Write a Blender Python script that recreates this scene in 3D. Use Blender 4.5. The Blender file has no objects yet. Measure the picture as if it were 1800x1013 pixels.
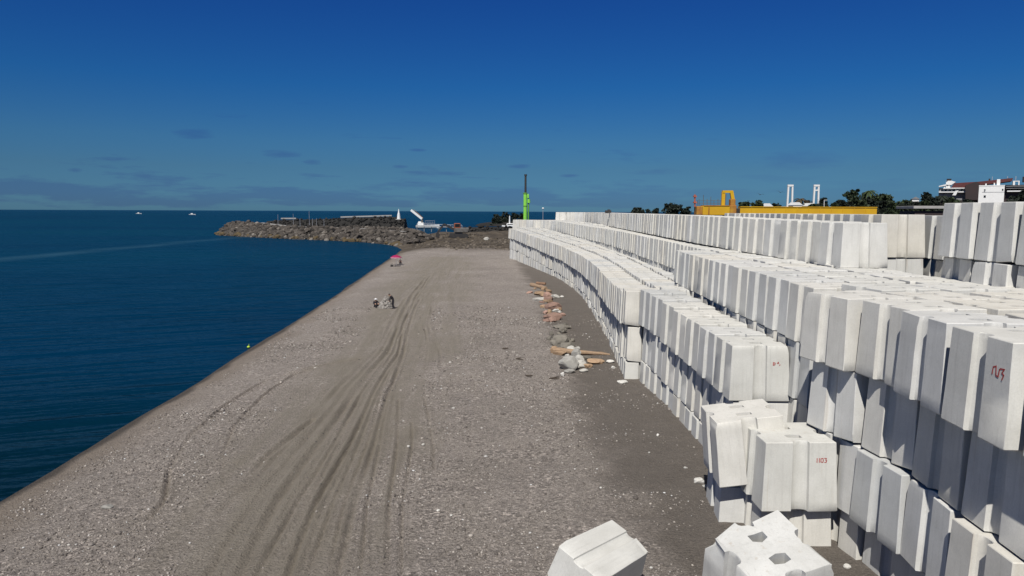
import bpy, bmesh, math, random
import numpy as np
from mathutils import Vector, Matrix, Quaternion
from mathutils.bvhtree import BVHTree
from mathutils import noise as mnoise

rnd = random.Random(7)
nrs = np.random.RandomState(11)
SC = bpy.context.scene
COL = SC.collection
PI = math.pi
FPX, CAMH = 1300.0, 9.5
PITCH = math.atan((506.5 - 371.8) / FPX)
ROLL = math.radians(0.22)
SEA = -0.6

# ------------------------------------------------------------------ helpers
def tag(o, label=None, cat=None, group=None, kind=None):
    if label: o['label'] = label
    if cat: o['category'] = cat
    if group: o['group'] = group
    if kind: o['kind'] = kind
    return o

def link(o, parent=None):
    COL.objects.link(o)
    if parent is not None:
        o.parent = parent
    return o

def empty(name, loc=(0, 0, 0), rz=0.0):
    o = bpy.data.objects.new(name, None)
    o.location = loc
    o.rotation_euler = (0, 0, rz)
    o.empty_display_size = 0.2
    return link(o)

class MB:
    """collects simple solids and links them as one mesh object"""
    def __init__(self): self.bm = bmesh.new()
    def box(self, c, s, rot=None, bevel=0.0):
        r = bmesh.ops.create_cube(self.bm, size=1.0)
        vs = r['verts']
        M = Matrix.Translation(Vector(c)) @ (rot.to_4x4() if rot else Matrix()) @ Matrix.Diagonal((s[0], s[1], s[2], 1))
        bmesh.ops.transform(self.bm, matrix=M, verts=vs)
        if bevel > 0:
            es = list({e for v in vs for e in v.link_edges})
            bmesh.ops.bevel(self.bm, geom=es, offset=bevel, segments=1, affect='EDGES')
        return self
    def bar(self, a, b, w, h=None):
        a, b = Vector(a), Vector(b)
        d = b - a
        q = d.to_track_quat('Y', 'Z').to_matrix()
        return self.box((a + b) / 2, (w, d.length, h or w), q)
    def tube(self, a, b, r1, r2=None, seg=10):
        a, b = Vector(a), Vector(b)
        d = b - a
        q = d.to_track_quat('Z', 'Y').to_matrix().to_4x4()
        bmesh.ops.create_cone(self.bm, cap_ends=True, segments=seg, radius1=r1, radius2=r1 if r2 is None else r2,
                              depth=d.length, matrix=Matrix.Translation((a + b) / 2) @ q)
        return self
    def ball(self, c, s, sub=2):
        bmesh.ops.create_icosphere(self.bm, subdivisions=sub, radius=1.0,
                                   matrix=Matrix.Translation(Vector(c)) @ Matrix.Diagonal((s[0], s[1], s[2], 1)))
        return self
    def prism(self, pts, y0, y1):
        """polygon in xz extruded along y"""
        a = [self.bm.verts.new((x, y0, z)) for x, z in pts]
        b = [self.bm.verts.new((x, y1, z)) for x, z in pts]
        n = len(pts)
        self.bm.faces.new(a); self.bm.faces.new(b[::-1])
        for i in range(n):
            self.bm.faces.new((a[i], b[i], b[(i + 1) % n], a[(i + 1) % n]))
        return self
    def build(self, name, mat, parent=None, smooth=False):
        bmesh.ops.recalc_face_normals(self.bm, faces=self.bm.faces)
        me = bpy.data.meshes.new(name)
        self.bm.to_mesh(me); self.bm.free()
        me.materials.append(mat)
        if smooth:
            for p in me.polygons: p.use_smooth = True
        o = bpy.data.objects.new(name, me)
        return link(o, parent)

def mesh_np(name, verts, faces, mat, smooth=False):
    """verts (n,3), faces (m,k) constant k"""
    me = bpy.data.meshes.new(name)
    n, (m, k) = len(verts), faces.shape
    me.vertices.add(n)
    me.vertices.foreach_set('co', np.ascontiguousarray(verts, dtype=np.float32).ravel())
    me.loops.add(m * k)
    me.loops.foreach_set('vertex_index', np.ascontiguousarray(faces, dtype=np.int32).ravel())
    me.polygons.add(m)
    me.polygons.foreach_set('loop_start', np.arange(0, m * k, k, dtype=np.int32))
    me.polygons.foreach_set('loop_total', np.full(m, k, dtype=np.int32))
    if smooth:
        me.polygons.foreach_set('use_smooth', np.ones(m, dtype=bool))
    me.materials.append(mat)
    me.update(); me.validate()
    return bpy.data.objects.new(name, me)

# ------------------------------------------------------------------ materials
class NT:
    def __init__(self, name):
        self.m = bpy.data.materials.new(name)
        self.m.use_nodes = True
        self.t = self.m.node_tree
        self.b = self.t.nodes['Principled BSDF']
    def n(self, typ, **kw):
        nd = self.t.nodes.new(typ)
        for k, v in kw.items(): setattr(nd, k, v)
        return nd
    def l(self, a, b): self.t.links.new(a, b)
    def inp(self, node, **kw):
        for k, v in kw.items():
            s = node.inputs[k.replace('_', ' ')]
            if hasattr(v, 'links'): self.l(v, s)
            else: s.default_value = v
        return node
    def math(self, op, a, b=None, c=None, clamp=False):
        nd = self.n('ShaderNodeMath', operation=op, use_clamp=clamp)
        for i, v in enumerate((a, b, c)):
            if v is None: continue
            if hasattr(v, 'links'): self.l(v, nd.inputs[i])
            else: nd.inputs[i].default_value = v
        return nd.outputs[0]
    def noise(self, vec, scale, detail=4, rough=0.55, w=None):
        nd = self.n('ShaderNodeTexNoise')
        nd.inputs['Scale'].default_value = scale
        nd.inputs['Detail'].default_value = detail
        nd.inputs['Roughness'].default_value = rough
        if vec is not None: self.l(vec, nd.inputs['Vector'])
        return nd.outputs['Fac']
    def ramp(self, fac, stops, interp='LINEAR'):
        nd = self.n('ShaderNodeValToRGB')
        cr = nd.color_ramp
        cr.interpolation = interp
        while len(cr.elements) > 1: cr.elements.remove(cr.elements[-1])
        cr.elements[0].position = stops[0][0]
        c = stops[0][1]; cr.elements[0].color = (c, c, c, 1) if not hasattr(c, '__len__') else tuple(c) + (1,)
        for p, c in stops[1:]:
            e = cr.elements.new(p)
            e.color = (c, c, c, 1) if not hasattr(c, '__len__') else tuple(c) + (1,)
        self.l(fac, nd.inputs['Fac'])
        return nd.outputs['Color']
    def mix(self, fac, a, b, mode='MIX'):
        nd = self.n('ShaderNodeMix', data_type='RGBA', blend_type=mode)
        for s, v in ((nd.inputs[0], fac), (nd.inputs[6], a), (nd.inputs[7], b)):
            if hasattr(v, 'links'): self.l(v, s)
            elif hasattr(v, '__len__'): s.default_value = tuple(v) + ((1,) if len(v) == 3 else ())
            else: s.default_value = v
        return nd.outputs[2]
    def mapv(self, vec, scale=(1, 1, 1), rot=(0, 0, 0), loc=(0, 0, 0)):
        nd = self.n('ShaderNodeMapping')
        nd.inputs['Scale'].default_value = scale
        nd.inputs['Rotation'].default_value = rot
        nd.inputs['Location'].default_value = loc
        self.l(vec, nd.inputs['Vector'])
        return nd.outputs[0]
    def bump(self, h, strength, dist, prev=None):
        nd = self.n('ShaderNodeBump')
        nd.inputs['Strength'].default_value = strength
        nd.inputs['Distance'].default_value = dist
        self.l(h, nd.inputs['Height'])
        if prev is not None: self.l(prev, nd.inputs['Normal'])
        return nd.outputs[0]
    def out(self, color=None, rough=None, normal=None):
        for nm, v in (('Base Color', color), ('Roughness', rough), ('Normal', normal)):
            if v is None: continue
            if hasattr(v, 'links'): self.l(v, self.b.inputs[nm])
            elif hasattr(v, '__len__'): self.b.inputs[nm].default_value = tuple(v) + (1,)
            else: self.b.inputs[nm].default_value = v
        return self.m

def worn(name, c, c2=None, rough=0.6, scale=3.0, bump=0.15, metallic=0.0):
    """paint / stone with blotchy wear"""
    t = NT(name)
    tc = t.n('ShaderNodeTexCoord').outputs['Object']
    c2 = c2 or tuple(x * 0.6 for x in c)
    f = t.ramp(t.noise(tc, scale, 6, 0.65), [(0.35, 0.0), (0.7, 1.0)])
    col = t.mix(f, c, c2)
    b = t.bump(t.noise(tc, scale * 6, 4), bump, 0.02)
    t.b.inputs['Metallic'].default_value = metallic
    return t.out(col, rough, b)

def concrete(name, per_island):
    t = NT(name)
    tc = t.n('ShaderNodeTexCoord').outputs['Object']
    if per_island:
        r = t.n('ShaderNodeNewGeometry').outputs['Random Per Island']
    else:
        r = t.n('ShaderNodeObjectInfo').outputs['Random']
    off = t.n('ShaderNodeVectorMath', operation='ADD')
    cmb = t.n('ShaderNodeCombineXYZ')
    for i in range(3): t.l(t.math('MULTIPLY', r, 37.0 + 11 * i), cmb.inputs[i])
    t.l(tc, off.inputs[0]); t.l(cmb.outputs[0], off.inputs[1])
    v = off.outputs[0]
    big = t.ramp(t.noise(v, 1.1, 5, 0.6), [(0.36, 0.0), (0.68, 1.0)])
    col = t.mix(big, (0.80, 0.79, 0.755), (0.69, 0.68, 0.645))
    stre = t.ramp(t.noise(t.mapv(v, (9, 9, 0.55)), 1.0, 4, 0.6), [(0.52, 0.0), (0.74, 1.0)])
    col = t.mix(t.math('MULTIPLY', stre, 0.35), col, (0.50, 0.49, 0.46))
    fine = t.ramp(t.noise(v, 26, 5, 0.7), [(0.30, 0.90), (0.62, 1.0)])
    col = t.mix(1.0, col, fine, 'MULTIPLY')
    # brown run-off stains on some of the blocks
    ru = t.ramp(t.noise(t.mapv(v, (5, 5, 0.3), loc=(3, 7, 1)), 1.0, 4, 0.55), [(0.60, 0.0), (0.76, 1.0)])
    rsel = t.ramp(t.math('FRACT', t.math('MULTIPLY', r, 7.3)), [(0.55, 0.0), (0.75, 0.55)])
    col = t.mix(t.math('MULTIPLY', ru, rsel), col, (0.50, 0.41, 0.31))
    # pour lines and blow holes
    vor = t.n('ShaderNodeTexVoronoi', feature='F1'); vor.inputs['Scale'].default_value = 22
    t.l(v, vor.inputs['Vector'])
    pit = t.ramp(vor.outputs['Distance'], [(0.035, 1.0), (0.085, 0.0)])
    pitsel = t.ramp(t.noise(v, 3.0, 2), [(0.55, 0.0), (0.6, 1.0)])
    pit2 = t.math('MULTIPLY', pit, pitsel)
    col = t.mix(t.math('MULTIPLY', pit2, 0.6), col, (0.24, 0.23, 0.22))
    tint = t.ramp(r, [(0.0, (0.80, 0.815, 0.83)), (0.25, (1.0, 1.0, 1.0)), (0.5, (0.93, 0.93, 0.91)), (0.75, (1.0, 0.985, 0.955)), (1.0, (0.97, 0.94, 0.88))])
    col = t.mix(1.0, col, tint, 'MULTIPLY')
    nb = t.bump(t.noise(v, 9, 5, 0.65), 0.25, 0.015)
    nb = t.bump(pit2, 0.5, -0.02, nb)
    return t.out(col, 0.92, nb)

M = {}
M['concrete'] = concrete('concrete', False)
M['concrete_mass'] = concrete('concrete_mass', True)
M['red_paint'] = worn('red_paint', (0.42, 0.03, 0.035), (0.5, 0.12, 0.1), 0.8, 20)
M['green'] = worn('green_paint', (0.28, 0.72, 0.08), (0.22, 0.58, 0.08), 0.45, 2)
M['dark_green'] = worn('dark_green_paint', (0.16, 0.42, 0.06), None, 0.5, 2)
M['black'] = worn('black_steel', (0.025, 0.025, 0.028), (0.05, 0.045, 0.04), 0.6, 3)
M['white'] = worn('white_paint', (0.88, 0.88, 0.86), (0.80, 0.80, 0.78), 0.5, 2)
M['yellow'] = worn('yellow_paint', (0.72, 0.43, 0.012), (0.60, 0.33, 0.015), 0.5, 0.35)
M['rust'] = worn('rusty_paint', (0.33, 0.12, 0.03), (0.52, 0.28, 0.03), 0.8, 1.2)
M['red_steel'] = worn('red_steel', (0.50, 0.12, 0.06), (0.35, 0.10, 0.06), 0.7, 2)
M['glass'] = worn('dark_glass', (0.015, 0.02, 0.025), None, 0.15, 1, 0.0)
M['dark_roof'] = worn('dark_roof', (0.035, 0.025, 0.025), None, 0.8, 1)
M['red_roof'] = worn('red_roof', (0.14, 0.035, 0.035), (0.09, 0.03, 0.03), 0.8, 0.6)
M['grey_wall'] = worn('grey_wall', (0.28, 0.28, 0.29), (0.2, 0.2, 0.21), 0.8, 0.5)
M['dark_wall'] = worn('dark_wall', (0.035, 0.028, 0.028), (0.05, 0.03, 0.03), 0.8, 0.5)
M['skin'] = worn('skin', (0.42, 0.25, 0.17), (0.38, 0.21, 0.14), 0.6, 5, 0.0)
M['dark_cloth'] = worn('dark_cloth', (0.02, 0.02, 0.028), (0.035, 0.03, 0.035), 0.9, 6)
M['pink'] = worn('pink_cloth', (0.40, 0.012, 0.10), (0.32, 0.012, 0.08), 0.8, 3)
M['pale_pink'] = worn('pale_pink_cloth', (0.70, 0.35, 0.45), None, 0.8, 3)
M['grey_steel'] = worn('grey_steel', (0.16, 0.155, 0.15), (0.09, 0.08, 0.07), 0.7, 1.5)
M['orange'] = worn('orange_paint', (0.34, 0.09, 0.04), (0.2, 0.07, 0.04), 0.7, 2)
M['bark'] = worn('bark', (0.06, 0.045, 0.035), (0.10, 0.08, 0.06), 0.9, 4)
M['pale_deck'] = worn('pale_deck', (0.42, 0.41, 0.39), (0.30, 0.29, 0.27), 0.8, 1.0)
M['yellow_green'] = worn('yellow_green_plastic', (0.55, 0.75, 0.05), (0.4, 0.6, 0.05), 0.5, 5)
M['pole_grey'] = worn('pole_grey', (0.42, 0.42, 0.44), (0.3, 0.3, 0.32), 0.5, 2)
M['wood'] = worn('weathered_wood', (0.30, 0.18, 0.11), (0.22, 0.13, 0.085), 0.9, 6, 0.5)
M['wood_pale'] = worn('pale_wood', (0.40, 0.28, 0.18), (0.30, 0.2, 0.13), 0.9, 6, 0.5)

def rockmat(name, c, c2, scale=1.5):
    t = NT(name)
    tc = t.n('ShaderNodeTexCoord').outputs['Object']
    r = t.n('ShaderNodeObjectInfo').outputs['Random']
    f = t.ramp(t.noise(tc, scale, 6, 0.65), [(0.35, 0.0), (0.68, 1.0)])
    col = t.mix(f, c, c2)
    tint = t.ramp(r, [(0.0, 0.65), (1.0, 1.2)])
    col = t.mix(1.0, col, tint, 'MULTIPLY')
    return t.out(col, 0.95, t.bump(t.noise(tc, scale * 5, 6, 0.7), 0.6, 0.05))
M['rock_pink'] = rockmat('pink_rock', (0.44, 0.28, 0.22), (0.33, 0.21, 0.165), 3)
M['rock_tan'] = rockmat('tan_rock', (0.46, 0.32, 0.20), (0.37, 0.245, 0.155), 3)
M['rock_grey'] = rockmat('grey_rock', (0.26, 0.238, 0.20), (0.19, 0.172, 0.145), 3)
M['rock_pale'] = rockmat('pale_rock', (0.60, 0.58, 0.53), (0.45, 0.43, 0.39), 3)
M['rock_white'] = rockmat('white_rock', (0.85, 0.83, 0.78), (0.72, 0.69, 0.63), 4)
M['rock_brown'] = rockmat('brown_boulder', (0.062, 0.052, 0.044), (0.125, 0.108, 0.092), 0.8)
M['rock_wet'] = rockmat('algae_boulder', (0.12, 0.088, 0.042), (0.09, 0.066, 0.038), 0.8)
M['rock_dark'] = rockmat('dark_boulder', (0.018, 0.017, 0.016), (0.035, 0.033, 0.03), 0.6)

def island_stone(name, stops, rough=0.95):
    t = NT(name)
    r = t.n('ShaderNodeNewGeometry').outputs['Random Per Island']
    tc = t.n('ShaderNodeTexCoord').outputs['Object']
    col = t.ramp(r, stops)
    f = t.ramp(t.noise(tc, 14, 3), [(0.3, 0.8), (0.7, 1.1)])
    col = t.mix(1.0, col, f, 'MULTIPLY')
    return t.out(col, rough)
M['gravel'] = island_stone('gravel', [(0.0, (0.120, 0.104, 0.093)), (0.45, (0.225, 0.199, 0.179)), (0.80, (0.345, 0.310, 0.281)), (0.96, (0.540, 0.490, 0.435)), (0.992, (0.600, 0.597, 0.583)), (1.0, (0.800, 0.803, 0.799))])
M['rubble'] = island_stone('rubble', [(0.0, (0.03, 0.025, 0.02)), (0.5, (0.09, 0.073, 0.055)), (1.0, (0.2, 0.168, 0.135))])
M['boulder_mass'] = island_stone('boulder_mass', [(0.0, (0.022, 0.019, 0.017)), (0.5, (0.072, 0.061, 0.051)), (0.85, (0.125, 0.108, 0.092)), (1.0, (0.26, 0.235, 0.205))])
M['dark_mass'] = island_stone('dark_mass', [(0.0, (0.008, 0.008, 0.008)), (0.7, (0.02, 0.019, 0.018)), (1.0, (0.05, 0.046, 0.042))])
M['heap'] = island_stone('heap', [(0.0, (0.22, 0.20, 0.18)), (0.6, (0.34, 0.315, 0.29)), (1.0, (0.5, 0.47, 0.43))])

def leafmat(name, a, b):
    t = NT(name)
    r = t.n('ShaderNodeNewGeometry').outputs['Random Per Island']
    col = t.ramp(r, [(0.0, a), (1.0, b)])
    return t.out(col, 0.75)
M['leaf'] = leafmat('leaf', (0.012, 0.022, 0.008), (0.035, 0.055, 0.018))
M['leaf_light'] = leafmat('leaf_light', (0.022, 0.040, 0.010), (0.055, 0.082, 0.024))
M['leaf_dark'] = leafmat('leaf_dark', (0.006, 0.012, 0.008), (0.018, 0.028, 0.014))
M['leaf_brown'] = leafmat('leaf_brown', (0.05, 0.032, 0.018), (0.10, 0.075, 0.035))

# ------------------------------------------------------------------ camera, light, sky
cam = bpy.data.cameras.new('camera')
cam.sensor_width = 36.0
cam.lens = FPX / 1800.0 * 36.0
cam.clip_start, cam.clip_end = 0.1, 60000
co = bpy.data.objects.new('camera', cam)
co.matrix_world = Matrix.Translation((0, 0, CAMH)) @ Matrix.Rotation(PI / 2 - PITCH, 4, 'X') @ Matrix.Rotation(ROLL, 4, 'Z')
link(co); SC.camera = co

SUN = Vector((-0.20, -0.60, 0.775)).normalized()
sl = bpy.data.lights.new('sun', 'SUN')
sl.energy = 4.3; sl.angle = math.radians(0.5); sl.color = (1.0, 0.965, 0.90)
so = bpy.data.objects.new('sun', sl)
so.rotation_mode = 'QUATERNION'
so.rotation_quaternion = SUN.to_track_quat('Z', 'Y')
link(so)

w = bpy.data.worlds.new('World'); SC.world = w; w.use_nodes = True
wt = w.node_tree
bg = wt.nodes['Background']
class WT(NT):
    def __init__(self): self.t = wt
t = WT()
sky = t.n('ShaderNodeTexSky', sky_type='NISHITA')
sky.sun_disc = False
sky.sun_elevation = math.asin(SUN.z)
sky.sun_rotation = math.atan2(SUN.x, SUN.y)
sky.altitude = 0; sky.air_density = 1.0; sky.dust_density = 0.2; sky.ozone_density = 3.0
dirv = t.n('ShaderNodeTexCoord').outputs['Generated']
sep = t.n('ShaderNodeSeparateXYZ'); t.l(dirv, sep.inputs[0])
el = sep.outputs['Z']
# the photograph's sky: deep polarised blue, colour graded by elevation, unseen upper part dimmed to cut ambient light
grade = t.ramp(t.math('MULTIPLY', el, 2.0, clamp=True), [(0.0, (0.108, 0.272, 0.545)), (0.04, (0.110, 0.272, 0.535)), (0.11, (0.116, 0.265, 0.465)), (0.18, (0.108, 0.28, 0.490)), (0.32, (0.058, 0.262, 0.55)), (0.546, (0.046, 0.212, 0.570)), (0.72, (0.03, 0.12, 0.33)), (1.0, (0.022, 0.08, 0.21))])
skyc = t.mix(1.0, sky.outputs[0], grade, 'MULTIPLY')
# low bands of thin bluish cloud on the horizon
cmb = t.n('ShaderNodeCombineXYZ')
t.l(t.math('DIVIDE', sep.outputs['X'], t.math('MAXIMUM', sep.outputs['Y'], 0.05)), cmb.inputs[0])
t.l(t.math('MULTIPLY', el, 5.0), cmb.inputs[1])
cn = t.noise(t.mapv(cmb.outputs[0], (4.2, 6.5, 1), loc=(1.3, 0.2, 0)), 1.7, 7, 0.6)
band = t.ramp(el, [(0.0, 0.0), (0.008, 0.75), (0.020, 0.95), (0.034, 0.45), (0.062, 0.16), (0.12, 0.0)])
cl = t.math('SUBTRACT', t.math('ADD', cn, t.math('MULTIPLY', band, 0.30)), 0.635)
cl = t.math('MULTIPLY', cl, 9.0, clamp=True)
cl = t.math('MULTIPLY', cl, t.ramp(el, [(0.0, 0.8), (0.10, 0.8), (0.16, 0.0)]))
cl = t.math('MULTIPLY', cl, t.ramp(t.math('ADD', t.math('MULTIPLY', sep.outputs['X'], 1.0), 0.5), [(0.0, 1.0), (0.55, 0.85), (0.85, 0.25), (1.0, 0.3)]))
CLOUD = (0.60, 0.66, 1.25)
def cloud_spot(px, py, wx, wy):
    # one small cloud given as direction, width and height
    cx = (px - 900) / FPX; ce = (371.8 - py) / FPX
    dx = t.math('DIVIDE', t.math('SUBTRACT', cmb.inputs[0].links[0].from_socket, cx), wx / FPX)
    dz = t.math('DIVIDE', t.math('SUBTRACT', el, ce), wy / FPX)
    d = t.math('ADD', t.math('MULTIPLY', dx, dx), t.math('MULTIPLY', dz, dz))
    n2 = t.noise(t.mapv(cmb.outputs[0], (16, 22, 1)), 1.8, 5, 0.6)
    v = t.math('SUBTRACT', 1.15, t.math('ADD', d, t.math('MULTIPLY', n2, 1.2)))
    return t.math('MULTIPLY', v, 1.6, clamp=True)
for c in ((348, 251, 52, 13), (498, 279, 52, 10), (552, 291, 24, 7), (735, 268, 24, 4), (912, 294, 30, 6), (705, 296, 22, 5), (140, 313, 22, 5), (1000, 310, 26, 5), (1400, 288, 110, 24)):
    s = cloud_spot(*c)
    cl = t.math('MAXIMUM', cl, t.math('MULTIPLY', s, 0.85 if c[0] < 1300 else 0.45))
cloudc = t.mix(1.0, skyc, (0.78, 0.72, 0.90), 'MULTIPLY')
skyc = t.mix(cl, skyc, cloudc)
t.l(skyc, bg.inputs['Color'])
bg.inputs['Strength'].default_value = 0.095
SC.view_settings.view_transform = 'Standard'
SC.view_settings.look = 'None'
SC.view_settings.exposure = 0.0
SC.cycles.diffuse_bounces = 1

# ------------------------------------------------------------------ ground
SHORE = [(-17.4, -40), (-17.6, 10), (-17.8, 24.8), (-17.9, 28.2), (-18.1, 32.7), (-18.3, 38.7), (-19.1, 53.4), (-19.9, 67.5), (-21.5, 92.8), (-23.7, 122.8), (-26.6, 166.9), (-28.6, 191.4), (-31.8, 206.4), (-37.0, 221), (-45.7, 236), (-52, 246), (-56, 254), (-50, 275), (-30, 318), (-8, 345), (22, 350), (60, 430), (220, 760), (2500, 4200), (2500, -40)]
def seg_dist(px, py, poly, closed=False):
    """distance of points to polyline and signed side info"""
    best = np.full(px.shape, 1e9)
    n = len(poly)
    for i in range(n if closed else n - 1):
        ax, ay = poly[i]; bx, by = poly[(i + 1) % n]
        dx, dy = bx - ax, by - ay
        tt = np.clip(((px - ax) * dx + (py - ay) * dy) / (dx * dx + dy * dy), 0, 1)
        d = np.hypot(px - ax - tt * dx, py - ay - tt * dy)
        best = np.minimum(best, d)
    return best
def inside(px, py, poly):
    r = np.zeros(px.shape, bool)
    n = len(poly)
    for i in range(n):
        ax, ay = poly[i]; bx, by = poly[(i + 1) % n]
        c = ((ay > py) != (by > py)) & (px < (bx - ax) * (py - ay) / ((by - ay) + 1e-12) + ax)
        r ^= c
    return r
def vnoise(x, y, s, seed):
    """smooth value noise on a lattice"""
    rs = np.random.RandomState(seed)
    tab = rs.rand(256, 256)
    u, v = x / s, y / s
    i, j = np.floor(u).astype(int), np.floor(v).astype(int)
    f, g = u - i, v - j
    f = f * f * (3 - 2 * f); g = g * g * (3 - 2 * g)
    a = tab[i % 256, j % 256]; b = tab[(i + 1) % 256, j % 256]
    c = tab[i % 256, (j + 1) % 256]; d = tab[(i + 1) % 256, (j + 1) % 256]
    return (a * (1 - f) + b * f) * (1 - g) + (c * (1 - f) + d * f) * g - 0.5
def sstep(a, b, x):
    tt = np.clip((x - a) / (b - a), 0, 1)
    return tt * tt * (3 - 2 * tt)

MAIN = [(-6.6, 10), (-7.0, 18.4), (-7.5, 23.5), (-7.7, 29.5), (-8.3, 38.1), (-8.5, 49.1), (-9.6, 61.8), (-11.3, 82.9), (-12.5, 110), (-14, 150)]
TRACKS = []   # (polyline, depth, sigma)
_r = random.Random(3)
for off, dep, sig, y0, y1 in ((0.0, .13, .13, 8, 120), (0.42, .07, .06, 8, 60), (1.25, .13, .08, 8, 110), (1.55, .06, .05, 14, 70), (2.25, .13, .09, 8, 80), (2.75, .08, .055, 8, 44), (0.8, .07, .055, 16, 75), (1.95, .06, .05, 8, 40), (-0.75, .05, .10, 10, 60), (-1.4, .06, .12, 24, 90), (3.4, .09, .06, 10, 38), (3.95, .09, .055, 8, 33), (4.9, .06, .06, 26, 60), (6.0, .04, .10, 35, 75)):
    ph = _r.random() * 6
    pl = []
    for x, y in MAIN:
        if y < y0 - 8 or y > y1 + 12: continue
        pl.append((x + off * float(np.interp(y, [10, 18, 35, 60, 120], [1.25, 1.1, 0.8, 0.45, 0.35])) + 0.14 * math.sin(y * 0.13 + ph), y))
    dense = []
    for a, b in zip(pl, pl[1:]):
        for k in range(6):
            q = k / 6
            yy = a[1] + (b[1] - a[1]) * q
            if y0 <= yy <= y1:
                dense.append((a[0] + (b[0] - a[0]) * q + 0.05 * math.sin(yy * 0.31 + ph * 2), yy))
    TRACKS.append((dense, dep, sig))
arc = [(-11.2, 22.0), (-11.4, 23.5), (-12.7, 26.7), (-13.8, 31.0), (-14.2, 36.5), (-13.9, 41.0), (-12.4, 44.2), (-9.9, 47)]
TRACKS.append((arc, .12, .075))
TRACKS.append(([(x + 1.5 - 0.02 * i * i, y + 1.2) for i, (x, y) in enumerate(arc[1:-1])], .10, .065))
TRACKS.append(([(-9.2, 22.5), (-9.3, 25), (-9.5, 27.5), (-9.3, 30), (-9.0, 33)], .10, .11))

def axis(lo, hi, fine_lo, fine_hi, step, g):
    a = list(np.arange(fine_lo, fine_hi, step))
    s = step; x = a[-1]
    while x < hi:
        s *= g; x += s; a.append(min(x, hi))
    s = step; x = a[0]; b = []
    while x > lo:
        s *= g; x -= s; b.append(max(x, lo))
    return np.array(b[::-1] + a)
gx = axis(-75, 2400, -20, 9.5, 0.065, 1.06)
gy = axis(-38, 4000, 13.0, 62, 0.13, 1.022)
GX, GY = np.meshgrid(gx, gy)
BAND = [(0.3, 147), (2.2, 104), (3.2, 73), (3.1, 49), (3.1, 37), (3.3, 29.6), (3.8, 25), (4.4, 20), (4.6, 10)]
def ground_fields(X, Y, detail=True):
    d = seg_dist(X, Y, SHORE, True)
    ins = inside(X, Y, SHORE)
    sd = np.where(ins, d, -d)
    wob = vnoise(X, Y, 7, 5) * 0.35 + vnoise(X, Y, 1.1, 6) * 0.05
    sdw = sd + wob * np.clip(1.2 - np.abs(sd) * 0.1, 0.25, 1.0)
    z = np.where(sdw > 0, SEA + 0.62 * (1 - np.exp(-sdw / 2.6)), SEA + np.maximum(sdw * 0.22, -3.0))
    z = z + np.where(sd > 1, vnoise(X, Y, 6, 1) * 0.10 + vnoise(X, Y, 2.2, 2) * 0.06, 0) * np.clip((sd - 1) / 6, 0, 1)
    silt = np.zeros(X.shape); rut = np.zeros(X.shape)
    if detail:
        for pl, dep, sig in TRACKS:
            xs = [p[0] for p in pl]; ys = [p[1] for p in pl]
            m = (X > min(xs) - 2) & (X < max(xs) + 2) & (Y > min(ys) - 2) & (Y < max(ys) + 2)
            if not m.any(): continue
            dd = seg_dist(X[m], Y[m], pl)
            dm = dep * np.clip(0.75 + 1.5 * vnoise(X[m] * 0.6, Y[m], 3.5, 9 + int(sig * 1000) + int(dep * 500)), 0.08, 1.4)
            z[m] += -dm * np.exp(-(dd / sig) ** 2) + 0.45 * dm * np.exp(-((dd - 2.1 * sig) / (0.8 * sig)) ** 2)
            rut[m] = np.maximum(rut[m], np.exp(-(dd / (sig * 1.3)) ** 2) * min(1, dep / 0.08))
        z += np.where(Y < 75, vnoise(X, Y, 0.45, 3) * 0.022 + vnoise(X, Y, 0.22, 4) * 0.012, 0) * np.clip((sd - 0.8) / 2.5, 0, 1)
    md = seg_dist(X, Y, [(x + 0.4, y) for x, y in MAIN])
    silt = np.clip(1.35 - md / (3.1 + 0.02 * np.maximum(Y, 0)) + vnoise(X, Y, 5, 21) * 0.9 + vnoise(X, Y, 1.3, 22) * 0.4, 0, 1)
    mx = np.interp(Y, [p[1] for p in MAIN], [p[0] for p in MAIN])
    stre = vnoise((X - mx) * 1.0, Y / 22, 0.55, 23) + 0.6 * vnoise((X - mx), Y / 16, 0.24, 24)
    nearm = np.clip(1.6 - np.abs(X - mx - 1.4) / 3.6, 0, 1)
    silt = np.clip(silt + stre * 0.9 * nearm, 0, 1)
    if detail: z = z + stre * 0.05 * nearm * (Y < 130)
    bx = np.interp(Y, [p[1] for p in BAND[::-1]], [p[0] for p in BAND[::-1]])
    bandv = sstep(-0.9, 1.2, X - bx + vnoise(X, Y, 1.6, 31) * 1.5 + vnoise(X, Y, .5, 32) * 0.5) * sstep(152, 140, Y)
    wet = 1 - sstep(0.3, 3.2, sdw + vnoise(X, Y, 2.5, 41) * 1.2)
    far = sstep(165, 195, Y + vnoise(X, Y, 9, 51) * 26)
    z += -0.10 * bandv
    z += far * np.where(sd > 2, (vnoise(X, Y, 7, 52) * 1.5 + 0.6) * np.clip(sd / 10, 0, 1), 0)
    # the inland ground behind the block yard rises a little
    z += 2.2 * sstep(60, 160, X)
    return z, sd, silt, bandv, wet, rut, far
Z, SD, SILT, BANDV, WET, RUT, FAR = ground_fields(GX, GY)
ny, nx = GX.shape
Y_NEAR = np.where(GY < 235, 1.0, 0.3)
idx = np.arange(ny * nx).reshape(ny, nx)
faces = np.stack([idx[:-1, :-1], idx[:-1, 1:], idx[1:, 1:], idx[1:, :-1]], -1).reshape(-1, 4)
keep = ~((SD[:-1, :-1] < -14) & (SD[1:, 1:] < -14)).reshape(-1)
faces = faces[keep]

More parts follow.
